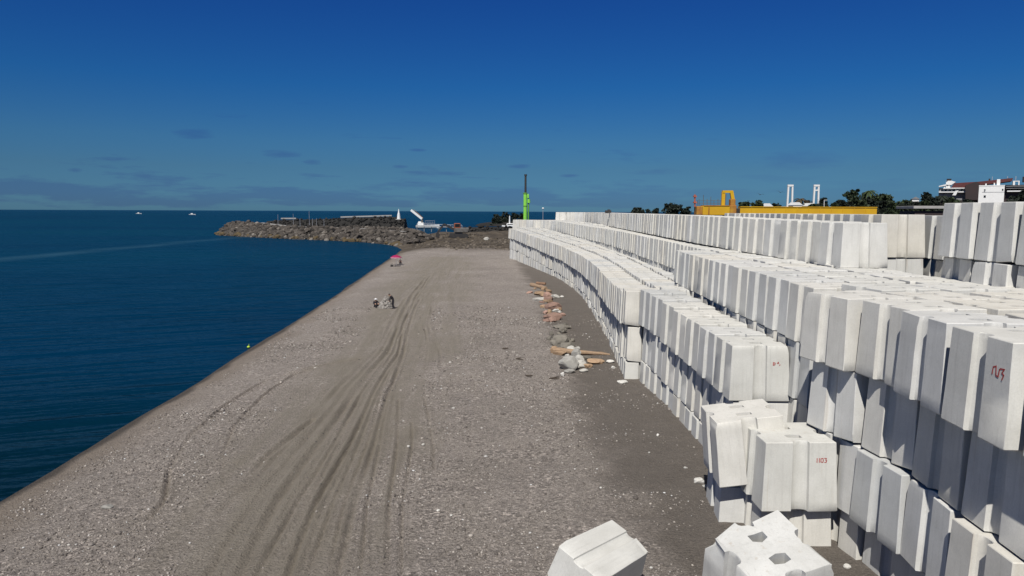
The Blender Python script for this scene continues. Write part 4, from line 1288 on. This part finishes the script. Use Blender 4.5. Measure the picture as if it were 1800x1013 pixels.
person('person', SIT, E_, RD, (x, y, gz(x, y)), 0.5, 'seated person in dark clothes and white hat left of gravel heap', SIT[4], 'dark_cloth', [(SIT[4], .17), (SIT[9], .10), (SIT[13], .10)], None, 'white')
x, y = px2g(691.5, 543)
person('person', BEND, E_, RD, (x, y, gz(x, y)), -1.2, 'stooping person in black clothes right of the gravel heap', BEND[4], 'dark_cloth', [(BEND[4], .17), (BEND[9], .09), (BEND[13], .09)], 'black', None)
x, y = px2g(703.5, 463)
person('person', SIT, E_, RD, (x, y, gz(x, y)), 0.3, 'person in dark clothes sitting by the pink parasol', SIT[4], 'dark_cloth', [(SIT[4], .17), (SIT[9], .10), (SIT[13], .10)], 'black', None)
# heap
hx, hy = px2g(677, 543)
hp, hs = [], []
r3 = random.Random(5)
for i in range(420):
    a = r3.random() * 2 * PI; q = math.sqrt(r3.random())
    hp.append((hx + math.cos(a) * q * .75, hy + .5 + math.sin(a) * q * .8, gz(hx, hy) + max(0, 1.15 * (1 - q) ** .9) )); hs.append(r3.uniform(.06, .14))
o = scatter_mesh('gravel_heap', M['heap'], np.array(hp), np.array(hs), .8, 9)
bm = bmesh.new(); bmesh.ops.create_cone(bm, cap_ends=True, segments=18, radius1=.8, radius2=.06, depth=1.15, matrix=Matrix.Translation((hx, hy + .5, gz(hx, hy) + .52)))
tmpme = bpy.data.meshes.new('heap_core'); bm.to_mesh(tmpme); bm.free(); tmpme.materials.append(M['heap'])
link(o); tag(o, 'pale gravel heap between two people near the water', 'gravel heap')
link(bpy.data.objects.new('heap_core', tmpme), o)

x, y = px2g(696.5, 465)
gb = gz(x, y)
r_ = empty('beach_parasol', (x, y, gb))
MB().tube((0, 0, -.2), (0.0, 0, 1.75), .025, None, 8).build('pole', M['white'], r_)
bm = bmesh.new()
topv = bm.verts.new((0, 0, 1.85)); ra, rb, rc = [], [], []
for k in range(16):
    a = k * PI / 8; sc_ = 1.0 if k % 2 == 0 else 0.95
    ra.append(bm.verts.new((math.cos(a) * .55 * sc_, math.sin(a) * .55 * sc_, 1.70)))
    rb.append(bm.verts.new((math.cos(a) * 1.0 * sc_, math.sin(a) * 1.0 * sc_, 1.42)))
    rc.append(bm.verts.new((math.cos(a) * 1.02 * sc_, math.sin(a) * 1.02 * sc_, 1.24 + (k % 2) * .05)))
for k in range(16):
    j = (k + 1) % 16
    bm.faces.new((topv, ra[k], ra[j])); bm.faces.new((ra[k], rb[k], rb[j], ra[j]))
me = bpy.data.meshes.new('canopy'); 
vf = []
for k in range(16):
    j = (k + 1) % 16
    vf.append(bm.faces.new((rb[k], rc[k], rc[j], rb[j])))
for f_ in vf: f_.material_index = 1
bmesh.ops.recalc_face_normals(bm, faces=bm.faces)
bm.to_mesh(me); bm.free(); me.materials.append(M['pink']); me.materials.append(M['pale_pink'])
co_ = link(bpy.data.objects.new('canopy', me), r_)
sm = co_.modifiers.new('thickness', 'SOLIDIFY'); sm.thickness = 0.012
tag(r_, 'bright pink beach parasol with pale fringe by the shore', 'parasol')
x, y = px2g(699, 467.2)
tag(MB().box((x, y, gz(x, y) + .05), (1.1, .7, .1), bevel=.03).build('beach_mat', M['dark_cloth']), 'dark mat spread on gravel below the parasol', 'beach mat')
x, y = px2g(689, 467.4)
r_ = empty('bag', (x, y, gz(x, y)))
MB().prism([(-.25, 0), (.25, 0), (.22, .34), (-.22, .34)], -.13, .13).build('sack', M['black'], r_)
MB().bar((-.15, 0, .34), (-.08, 0, .52), .03).bar((-.08, 0, .52), (.08, 0, .52), .03).bar((.08, 0, .52), (.15, 0, .34), .03).build('handle', M['black'], r_)
tag(r_, 'small black bag left of the dark mat', 'bag')

# ------------------------------------------------------------------ yellow gantry crane behind the block rows
DC = 104.0
def cz(py): return at(1300, py, DC).z
xl, xr = at(1299, 370, DC).x, at(1538, 370, DC).x
x0 = at(1222, 370, DC).x
r_ = empty('gantry_crane', (xl, DC, 0))
def L(px, py, dy=0.0):
    q = at(px, py, DC); return Vector((q.x - xl, dy, q.z))
zt, zb = cz(363.8), cz(380.5)
gm = MB()
gm.box(((xr - xl) / 2, 0, (zt + zb) / 2), (xr - xl, 1.1, zt - zb - .1))
for k in (0, 1): gm.box(((xr - xl) / 2, 0, (zt, zb)[k]), (xr - xl + .02, 1.3, .1))
gm.build('main_girder', M['yellow'], r_)
sg = MB()
for k in range(1, 12): sg.box(((xr - xl) * k / 12, -.58, (zt + zb) / 2), (.06, .06, zt - zb - .2))
sg.build('stiffeners', M['yellow'], r_)
# end carriage left
a, b = L(1233, 362.3), L(1280, 378.5)
MB().box(((a.x + b.x) / 2, 0, (a.z + b.z) / 2), (b.x - a.x, 1.6, a.z - b.z), bevel=.05).build('end_carriage', M['yellow'], r_)
q = MB()
for px in (1243, 1243.8): q.box((L(px, 370).x, -.83, (a.z + b.z) / 2), (.08, .08, a.z - b.z - .1))
q.box(((a.x + b.x) / 2, 0, a.z + .05), (b.x - a.x - .2, 1.75, .1)); q.box(((a.x + b.x) / 2, 0, b.z - .16), (b.x - a.x - .6, 1.2, .3))
q.build('carriage_trim', M['rust'], r_)
a2, b2 = L(1222.5, 362.8), L(1232.5, 378)
MB().box(((a2.x + b2.x) / 2, 0, (a2.z + b2.z) / 2), (b2.x - a2.x, 1.5, a2.z - b2.z), bevel=.05).build('rusty_end_box', M['rust'], r_)
a3, b3 = L(1281, 361), L(1292, 379)
MB().box(((a3.x + b3.x) / 2 , 0, (a3.z + b3.z) / 2), (b3.x - a3.x, 1.3, a3.z - b3.z), bevel=.06).build('joint_box', M['rust'], r_)
a4, b4 = L(1293, 366.5), L(1299.5, 374)
MB().box(((a4.x + b4.x) / 2, 0, (a4.z + b4.z) / 2), (b4.x - a4.x, .9, a4.z - b4.z), bevel=.04).tube(L(1293, 377, -.5), L(1293, 377, .5), .35, None, 14).build('coupling', M['black'], r_)
# portal frame
m = MB()
m.bar(L(1270.5, 362), L(1271.5, 337.5), .34, .45); m.build('frame_leg', M['yellow'], r_)
m = MB(); m.bar(L(1288.5, 354), L(1285.8, 337.5), .42, .45); m.build('frame_leg', M['yellow'], r_)
m = MB(); m.bar(L(1269.5, 337.2), L(1288, 337.2), .45, .34); m.build('frame_beam', M['yellow'], r_)
m = MB(); m.bar(L(1271.8, 360.5), L(1273.5, 341), .22, .5); m.build('frame_brace', M['grey_steel'], r_)
m = MB(); m.box(L(1287, 356), (.7, .9, .9), bevel=.05); m.build('hoist_motor', M['rust'], r_)
m = MB(); m.tube(L(1221.5, 364), L(1221.5, 342), .11, None, 8)
for py in (345.5, 356): m.box(L(1221.5, py), (.42, .42, .22))
m.build('signal_mast', M['red_steel'], r_)
m = MB()
for px, pt in ((1226, 352), (1229, 350), (1236.5, 343), (1243, 350), (1249.5, 346), (1255, 352), (1262, 350), (1266, 352)):
    m.tube(L(px, 362.5), L(px, pt), .035, None, 6)
m.bar(L(1225, 352.5), L(1267, 352.5), .04); m.bar(L(1225, 357.5), L(1267, 357.5), .04)
m.build('handrail', M['grey_steel'], r_)
# legs reach the ground behind the blocks
for px in (1240, 1285, 1420, 1534):
    m = MB(); m.bar((L(px, 380).x, 0, 0), (L(px, 380).x, 0, zb - .1), .5, .5); m.build('leg', M['rust'], r_)
tag(r_, 'yellow gantry crane with long girder and rusty end carriage', 'crane')
c = at(1069, 373.3, 112)
tag(MB().box((c.x, c.y, 9.5), (.9, .6, .42), bevel=.05).box((c.x + .1, c.y, 9.75), (.4, .4, .2), bevel=.04).build('dark_crate', M['black']), 'small black crate on the far end of the upper row', 'crate')

# ------------------------------------------------------------------ white twin-legged towers
for i, (px, yt) in enumerate(((1389.5, 325), (1435.5, 325))):
    D_ = 300.0
    top = at(px, yt, D_)
    gb = gz(top.x, D_)
    r_ = empty('white_tower', (top.x, D_, gb), 0)
    h = top.z - gb
    for s in (-1, 1):
        m = MB(); m.bar((s * 1.15, 0, 0), (s * .80, 0, h - .35), .62, .62); m.build('leg', M['white'], r_)
    MB().box((0, 0, h - .35), (2.3, .8, .75), bevel=.03).build('top_beam', M['white'], r_)
    m = MB(); m.box((0, 0, h * .37), (1.7, .7, .5))
    if i == 1: m.box((0, 0, h - 2.2), (1.2, .6, .5))
    m.build('cross_beam', M['white'], r_)
    tag(r_, ['left of two white twin legged towers above the trees', 'right of two white twin legged towers above the trees'][i], 'tower', 'white towers behind the crane')

# ------------------------------------------------------------------ trees
def leaf_cloud(blobs, nleaf, size, seed):
    """blobs: (cx,cy,cz,rx,ry,rz); leaf-sized faces spread through uneven clumps"""
    rs = np.random.RandomState(seed)
    wts = np.array([b[3] * b[4] * b[5] for b in blobs]) ** 0.7; wts /= wts.sum()
    P_ = []
    for b, wgt in zip(blobs, wts):
        sub = max(4, int(10 * wgt * len(blobs)))
        for _ in range(sub):
            d = rs.randn(3); d /= np.linalg.norm(d); rad = rs.rand() ** 0.38
            c = np.array(b[:3]) + d * rad * np.array(b[3:])
            k = max(3, int(nleaf * wgt / sub))
            q = rs.randn(k, 3) * np.array(b[3:]) * 0.17
            P_.append(c + q)
    P_ = np.concatenate(P_)
    k = len(P_)
    a = rs.randn(k, 3); a /= np.linalg.norm(a, axis=1)[:, None]
    b_ = np.cross(a, rs.randn(k, 3)); b_ /= np.linalg.norm(b_, axis=1)[:, None]
    s = size * (0.6 + 0.8 * rs.rand(k))[:, None]
    V = np.stack([P_ - a * s, P_ + b_ * s * .55, P_ + a * s, P_ - b_ * s * .55], 1).reshape(-1, 3)
    F_ = np.arange(k * 4).reshape(-1, 4)
    return V, F_
def tree_at(px, ytop, wpx, D_, label, mat='leaf', seed=0, name='tree', crown=0.62, leaf=0.42, nleaf=2600, group='trees behind the block yard'):
    top = at(px, ytop, D_)
    gb = gz(top.x, D_)
    h = top.z - gb; wd = wpx * D_ / FPX / 2
    r_ = empty(name, (top.x, D_, gb))
    rs = random.Random(seed)
    ch = h * crown
    bl = [(0, 0, h - ch * .5, wd * .55, wd * .5, ch * .42)]
    for k in range(9):
        a = rs.random() * 2 * PI; q = rs.uniform(.35, .8)
        rr_ = rs.uniform(.22, .42)
        zz = h - ch * rs.uniform(.16, .85)
        bl.append((math.cos(a) * wd * q, math.sin(a) * wd * q, zz, wd * rr_, wd * rr_, min(ch * .3, wd * rr_ * .9)))
    bl.append((rs.uniform(-.2, .2) * wd, 0, h - wd * .28, wd * .35, wd * .35, wd * .26))
    V, F_ = leaf_cloud(bl, nleaf, leaf, seed + 1)
    V[:, 2] = np.minimum(V[:, 2], h)
    link(mesh_np('crown', V, F_, M[mat]), r_)
    m = MB()
    m.tube((0, 0, -.2), (0.1, 0, h * .55), .035 * h + .05, .02 * h, 9)
    for k in range(5):
        b = bl[1 + k]
        m.tube((0.05, 0, h * rs.uniform(.3, .5)), (b[0] * .9, b[1] * .9, b[2]), .014 * h, .006 * h, 6)
    m.build('trunk', M['bark'], r_)
    tag(r_, label, 'tree', group)
def palm_at(px, ytop, D_, label, seed, mat='leaf_light', rad=2.0):
    top = at(px, ytop, D_); gb = gz(top.x, D_); h = top.z - gb - rad * .5
    r_ = empty('palm_tree', (top.x, D_, gb))
    rs = random.Random(seed)
    m = MB()
    for k in range(8): m.tube((0, 0, h * k / 8), (0, 0, h * (k + 1) / 8), .24 - .01 * k, .21 - .01 * k, 9)
    m.build('trunk', M['bark'], r_)
    bm = bmesh.new()
    for k in range(26):
        a = k * 2.4 + rs.uniform(-.2, .2); up = rs.uniform(-.35, 1.1)
        prev = None
        for i in range(6):
            f = i / 5
            r2 = rad * f; z = h + rad * .6 * up * f - rad * .85 * f * f + .1
            wv = .26 * (1 - f) ** .6 * (f + .25) * 1.6 + .03
            c = Vector((math.cos(a) * r2, math.sin(a) * r2, z)); sd = Vector((-math.sin(a), math.cos(a), 0)) * wv
            cur = (bm.verts.new(c - sd - Vector((0, 0, wv * .6))), bm.verts.new(c), bm.verts.new(c + sd - Vector((0, 0, wv * .6))))
            if prev:
                bm.faces.new((prev[0], cur[0], cur[1], prev[1])); bm.faces.new((prev[1], cur[1], cur[2], prev[2]))
            prev = cur
    me = bpy.data.meshes.new('crown'); bm.to_mesh(me); bm.free(); me.materials.append(M[mat])
    link(bpy.data.objects.new('crown', me), r_)
    tag(r_, label, 'palm tree', 'trees behind the block yard')
TR = [(1122, 364.5, 34, 260, 'low dark tree at left end of the left tree clump', 'leaf_dark'), (1150, 365.5, 34, 262, 'low dark tree in the middle of the left clump', 'leaf_dark'),
      (1180, 356.5, 40, 258, 'tallest rounded dark tree of the left clump', 'leaf_dark'), (1208, 363, 26, 262, 'small dark tree right of the tall left clump tree', 'leaf_dark'),
      (1312, 352.5, 30, 210, 'rounded dark tree just right of the crane frame', 'leaf'), (1333, 351.5, 28, 212, 'broad dark tree above the left of yellow girder', 'leaf'),
      (1365, 356.5, 30, 240, 'low tree left of the left white tower', 'leaf_dark'), (1398, 357, 24, 235, 'low tree at the foot of left white tower', 'leaf'),
      (1420, 352, 26, 240, 'brownish tree between the two white towers', 'leaf_brown'), (1446, 347, 28, 238, 'dark round tree right of the right white tower', 'leaf_dark'),
      (1430, 358, 30, 225, 'low shrubby tree under the right white tower', 'leaf'), (1476, 351, 36, 215, 'spreading dark tree at left of the tall tree group', 'leaf_dark'),
      (1503, 332, 38, 214, 'tall round dark tree of the right tree group', 'leaf'), (1520, 338, 24, 218, 'narrow dark tree beside the tall palm', 'leaf_dark'),
      (1548, 338.5, 38, 216, 'bushy tree just right of the tall palm', 'leaf'), (1562, 344, 28, 220, 'dark tree at right shoulder of the tree group', 'leaf_dark'),
      (1586, 351, 40, 205, 'low green tree in the dip of the treeline', 'leaf_light'), (1607, 350, 34, 202, 'low bushy tree left of the hotel trees', 'leaf'),
      (1628, 337.5, 34, 190, 'large dark tree at the left of the hotel', 'leaf_dark'), (1648, 345, 30, 188, 'dark tree in front of the hotel terrace', 'leaf_dark'),
      (1668, 346, 30, 186, 'dark tree below the red roof', 'leaf'), (1703, 350, 26, 184, 'small dark tree left of the white house', 'leaf_dark'),
      (1782, 344, 28, 170, 'dark tree right of the white house', 'leaf_dark'), (1800, 334, 30, 172, 'dark tree at right frame edge beside terraces', 'leaf_dark'),
      (1490, 355, 40, 190, 'low hedge like tree above the girder end', 'leaf_dark'), (1530, 356, 44, 188, 'low dark tree beneath the tall palm', 'leaf_dark'), (1570, 360, 44, 185, 'low dark tree right of the girder end', 'leaf_dark'), (1610, 360, 40, 182, 'low dark tree left below the hotel trees', 'leaf')]
for i, a in enumerate(TR):
    tree_at(a[0], a[1], a[2], a[3], a[4], a[5], 500 + i * 3, nleaf=2600)
for i, (px, yt, wp) in enumerate(((1466, 357, 34), (1484, 352, 36), (1500, 354, 36), (1517, 352, 36), (1535, 350, 38), (1553, 353, 36), (1570, 353, 38), (1590, 355, 40), (1608, 354, 36), (1627, 352, 36), (1646, 353, 36))):
    tree_at(px, yt, wp, 176 + (i % 3) * 3, f'low dark tree, {ordinal(i + 1)} from left in the thick line behind the girder end', 'leaf_dark' if i % 3 else 'leaf', 800 + i, crown=.95, nleaf=2600)
palm_at(1528, 330, 209, 'tall palm in the middle of the right tree group', 61, 'leaf_light', 2.2)
palm_at(1407, 344, 232, 'brown spiky palm right of the left white tower', 62, 'leaf_brown', 2.4)
palm_at(1657, 340, 180, 'thin palm before the hotel terrace', 63, 'leaf_dark', 1.6)
# wooded bank beyond the wall end
bm = bmesh.new()
bmesh.ops.create_icosphere(bm, subdivisions=3, radius=1.0, matrix=Matrix.Translation((-2, 520, SEA)) @ Matrix.Diagonal((24, 14, 3.2, 1)))
me = bpy.data.meshes.new('headland'); bm.to_mesh(me); bm.free(); me.materials.append(M['rock_dark'])
tag(link(bpy.data.objects.new('headland', me)), 'dark low headland beyond the far wall end', 'headland', kind='structure')
for i, (px, yt, wp) in enumerate(((872, 376.5, 26), (887, 372.2, 26), (903, 373.5, 26), (916, 375, 20))):
    tree_at(px, yt, wp, 512 + 4 * i, ['leftmost low dark tree on the far headland', 'highest dark tree on the far headland left of green rig', 'dark headland tree right of the highest one', 'rightmost dark headland tree behind the green rig'][i], 'leaf_dark', 700 + i, crown=.95, leaf=.8, nleaf=1600, group='trees on the far headland')

# ------------------------------------------------------------------ buildings at the right
DW = 165.0
def Lw(px, py, D_): return at(px, py, D_)
a, b = Lw(1721, 327, DW), Lw(1766, 327, DW)
gb = gz((a.x + b.x) / 2, DW)
r_ = empty('white_house', ((a.x + b.x) / 2, DW, gb), math.radians(-33)); r_.scale.x = 0.84
wd = b.x - a.x; hz = a.z - gb
MB().box((0, 3, hz / 2), (wd, 6, hz)).build('wall', M['white'], r_)
MB().box((0, 3, hz + .08), (wd + .12, 6.12, .18)).build('parapet', M['white'], r_)
def rel(px, py): 
    q = Lw(px, py, DW); return (q.x - (a.x + b.x) / 2, q.z - gb)
c1 = rel(1755.5, 316)
MB().box((c1[0], 1.5, (hz + c1[1]) / 2 + .1), (.75, .8, c1[1] - hz), bevel=.02).build('chimney', M['white'], r_)
for px, py in ((1733, 323.5), (1748, 322.5)):
    q = rel(px, py); MB().box((q[0], 2, (hz + q[1]) / 2 + .1), (.28, .3, q[1] - hz + .1)).build('vent_pipe', M['white'], r_)
for px, py, w_, h_ in ((1731, 334, .32, .32), (1730.5, 337.2, .3, .16), (1731, 345.5, .46, .5), (1762.5, 334, .3, .42)):
    q = rel(px, py); f_ = MB().box((q[0], -.01, q[1]), (w_ + .1, .06, h_ + .1)); fo = f_.build('window', M['white'], r_)
    MB().box((q[0], -.03, q[1]), (w_, .05, h_)).build('pane', M['glass'], fo)
q = rel(1746, 338); MB().box((q[0], -.02, q[1]), (wd - .6, .05, .06)).build('string_course', M['grey_wall'], r_)
tag(r_, 'plain white flat roofed house with tall chimney', 'house')

DH = 225.0
base_c = Lw(1700, 340, DH); gb = gz(base_c.x, DH)
r_ = empty('hotel', (base_c.x, DH, gb), math.radians(-31)); r_.scale.x = 0.86
def rh(px, py):
    q = Lw(px, py, DH); return (q.x - base_c.x, q.z - gb)
def slab(n, mat, x0, x1, y0, y1, d0, d1, bev=0.0, parent=None):
    A, B = rh(x0, y0), rh(x1, y1)
    return MB().box(((A[0] + B[0]) / 2, (d0 + d1) / 2, (A[1] + B[1]) / 2), (B[0] - A[0], d1 - d0, A[1] - B[1]), bevel=bev).build(n, M[mat], parent or r_)
low = rh(1700, 372)[1]
slab('ground_storey', 'dark_wall', 1641, 1802, 352, 385, 0, 9)
slab('storey', 'grey_wall', 1650, 1700, 330, 352, .4, 9)
slab('storey', 'dark_wall', 1700, 1802, 326, 352, .6, 9)
slab('balcony', 'white', 1650, 1697, 336.5, 338.5, -1.0, .4)
slab('balcony', 'white', 1658, 1697, 330, 331.6, -.8, .4)
slab('balcony', 'white', 1768, 1792, 336.3, 338.4, -1.0, .6)
slab('balcony', 'grey_wall', 1766, 1798, 328.2, 329.6, -1.0, .6)
slab('balcony', 'grey_wall', 1766, 1796, 332.0, 333.0, -1.0, .6)
for x in (1653, 1660, 1667, 1674, 1681, 1688):
    f_ = slab('window', 'white', x, x + 5, 332.2, 336.2, .33, .4); slab('pane', 'glass', x + .5, x + 4.5, 332.6, 336.0, .28, .33, parent=f_)
for x in (1768, 1774, 1780, 1786):
    f_ = slab('window', 'grey_wall', x, x + 4, 329.8, 331.8, .5, .6); slab('pane', 'glass', x + .5, x + 3.5, 330, 331.7, .45, .5, parent=f_)
def roof(n, mat, pts, d0, d1):
    P2 = [rh(*q) for q in pts]
    return MB().prism(P2, d0, d1).build(n, M[mat], r_)
roof('roof', 'red_roof', [(1671, 330), (1678, 321.8), (1720, 320.0), (1778, 314.8), (1776, 320), (1720, 326.5), (1697, 330)], -.6, 9)
roof('gable', 'dark_wall', [(1697, 352), (1697, 326), (1716, 320.5), (1722, 324), (1722, 352)], -2.5, 5)
slab('stair_tower', 'white', 1663, 1670, 317, 332, 1, 5)
slab('tower_cap', 'dark_roof', 1664, 1672, 313.6, 316.4, .6, 5.4)
roof('tower_roof', 'white', [(1662, 324), (1666, 316.6), (1671, 316.6), (1680, 319.5), (1672, 325)], .7, 5)
roof('terrace', 'white', [(1650, 328), (1650, 326.3), (1663, 323.5), (1663, 326)], -.5, 4)
slab('terrace_post', 'white', 1659.5, 1661, 324, 331, -.2, .2)
slab('terrace_post', 'white', 1667, 1669, 326, 330.5, -.2, .2)
roof('awning', 'white', [(1674, 343.5), (1679, 336), (1685, 335), (1680, 343.8)], -3, -1)
slab('roof_cabin', 'white', 1778, 1789, 319.5, 321, 0, 3)
slab('roof_cabin_wall', 'white', 1778, 1781, 321, 327, 0, 3)
slab('roof_post', 'white', 1787, 1788.5, 321, 327, 0, .3)
slab('roof_tank', 'dark_roof', 1795, 1799, 312.5, 322, 1, 3)
for x in (1738, 1770): slab('chimney', 'dark_wall', x, x + 2.4, 314.3, 320, 3, 4)
for x in (1744, 1770, 1784): slab('antenna', 'pole_grey', x, x + .35, 310.5, 318, 4, 4.1)
tag(r_, 'large dark red roofed hotel with white balconies and terraces', 'hotel')
c = at(1609.5, 350, 195); gb = gz(c.x, 195)
r_ = empty('house', (c.x, 195, gb), -.5)
MB().box((0, 2, (c.z - gb) / 2), (1.6, 4, c.z - gb)).build('wall', M['white'], r_)
MB().prism([(-1, c.z - gb), (1, c.z - gb), (0, c.z - gb + .6)], -.2, 4.2).build('roof', M['grey_wall'], r_)
tag(r_, 'small pale house end peeping through the trees', 'house')
for i, px in enumerate((1350, 1402, 1426)):
    c = at(px, (359.5, 357.5, 359)[i], 228); gb = gz(c.x, 228)
    r_ = empty('house', (c.x, 228, gb))
    MB().box((0, 2, (c.z - gb) / 2 - .3), (2.6, 4, c.z - gb - .6)).build('wall', M['white'], r_)
    MB().prism([(-1.6, c.z - gb - .6), (1.6, c.z - gb - .6), (0.5, c.z - gb + .3), (-.6, c.z - gb + .3)], -.2, 4.2).build('roof', M['white'], r_)
    tag(r_, ['white low roof among trees left of the towers', 'white low roof at foot of the left tower', 'white low roof between the two towers'][i], 'house')
c = at(1636, 362, 58); gb = gz(c.x, 58)
r_ = empty('shed', (c.x, 58, gb), math.radians(-12))
MB().box((0, 2, (c.z - gb) / 2 - .2), (2.2, 4, c.z - gb - .4)).build('wall', M['dark_wall'], r_)
MB().box((0, 2, c.z - gb - .12), (2.6, 4.6, .22), bevel=.02).build('roof', M['pale_deck'], r_)
tag(r_, 'low shed with pale flat slab roof behind the rear blocks', 'shed')
c = at(1449, 352, 236); gb = gz(c.x, 236)
r_ = empty('street_lamp', (c.x, 236, gb))
MB().tube((0, 0, 0), (0, 0, c.z - gb), .12, .09, 8).build('pole', M['white'], r_)
MB().box((.4, 0, c.z - gb), (1.0, .25, .14), bevel=.03).build('lamp_head', M['white'], r_)
tag(r_, 'pale lamp post in front of the dark round tree', 'street lamp')
for i, (px, py, D_) in enumerate(((1336, 342.5, 150), (1371.5, 338.5, 150))):
    c = at(px, py, D_)
    bm = bmesh.new()
    r_ = bpy.data.objects.new('bird', None)
    bm.free()
    m = MB(); m.ball((0, 0, 0), (.22, .07, .07), 2)
    for s in (-1, 1):
        m.prism([(-.10, 0), (.08, 0), (.02, .02), (-.06, .02)], 0, s * .02)
        m.bar((0, s * .05, .03), (-.03, s * .45, .22), .16, .02); m.bar((-.03, s * .45, .22), (-.12, s * .85, .16), .10, .015)
    m.bar((-.18, 0, 0), (-.36, 0, .01), .08, .02)
    o = m.build('bird', M['black']); o.location = c; o.rotation_euler = (0.2, 0, .9)
    tag(o, ['lower dark bird flying left of the towers', 'higher dark bird flying nearest the left tower'][i], 'bird')

# pick the near right-hand block for the second painted mark, and the end block of the low wall
def nearest_face(px, py, faces_=None):
    d = (cm.to_3x3() @ Vector(((px - 900) / FPX, -(py - 506.5) / FPX, -1))).normalized()
    hit = tree.ray_cast(org, d)
    b = ALLB[hit[2] // 6]
    return b, b['M'].inverted() @ hit[0]
def mark(px, py, strokes, size, thick):
    b, lp = nearest_face(px, py)
    if 'ob' not in b: return
    ax = max(((abs(lp.x), 'x'), (abs(lp.y), 'y')))[1]
    # which of the four side faces was hit
    if ax == 'y': rot = 0 if lp.y < 0 else PI
    else: rot = PI / 2 if lp.x > 0 else -PI / 2
    q = Matrix.Rotation(-rot, 3, 'Z') @ lp
    uc = min(max(abs(q.x), 0.60), 0.66) * (1 if q.x > 0 else -1)      # keep clear of the groove
    painted(b['ob'], rot, uc - size * .85, q.z - size / 2, strokes, size, thick)
W1 = [[(0, .15), (.08, .8), (.5, .95), (.6, .1), (.95, .05), (1.05, .75), (1.2, .85)], [(1.25, .85), (1.75, .9), (1.45, .5), (1.75, .35), (1.55, -.1)]]
mark(1772, 660, W1, 0.20, 0.028)
mark(1366, 640, [[(0, .2), (0, .8), (.4, .7), (.35, .3), (0, .2)], [(.9, .6), (1.1, .9), (1.2, .6)], [(1.4, .2), (1.5, .3)]], 0.16, 0.028)
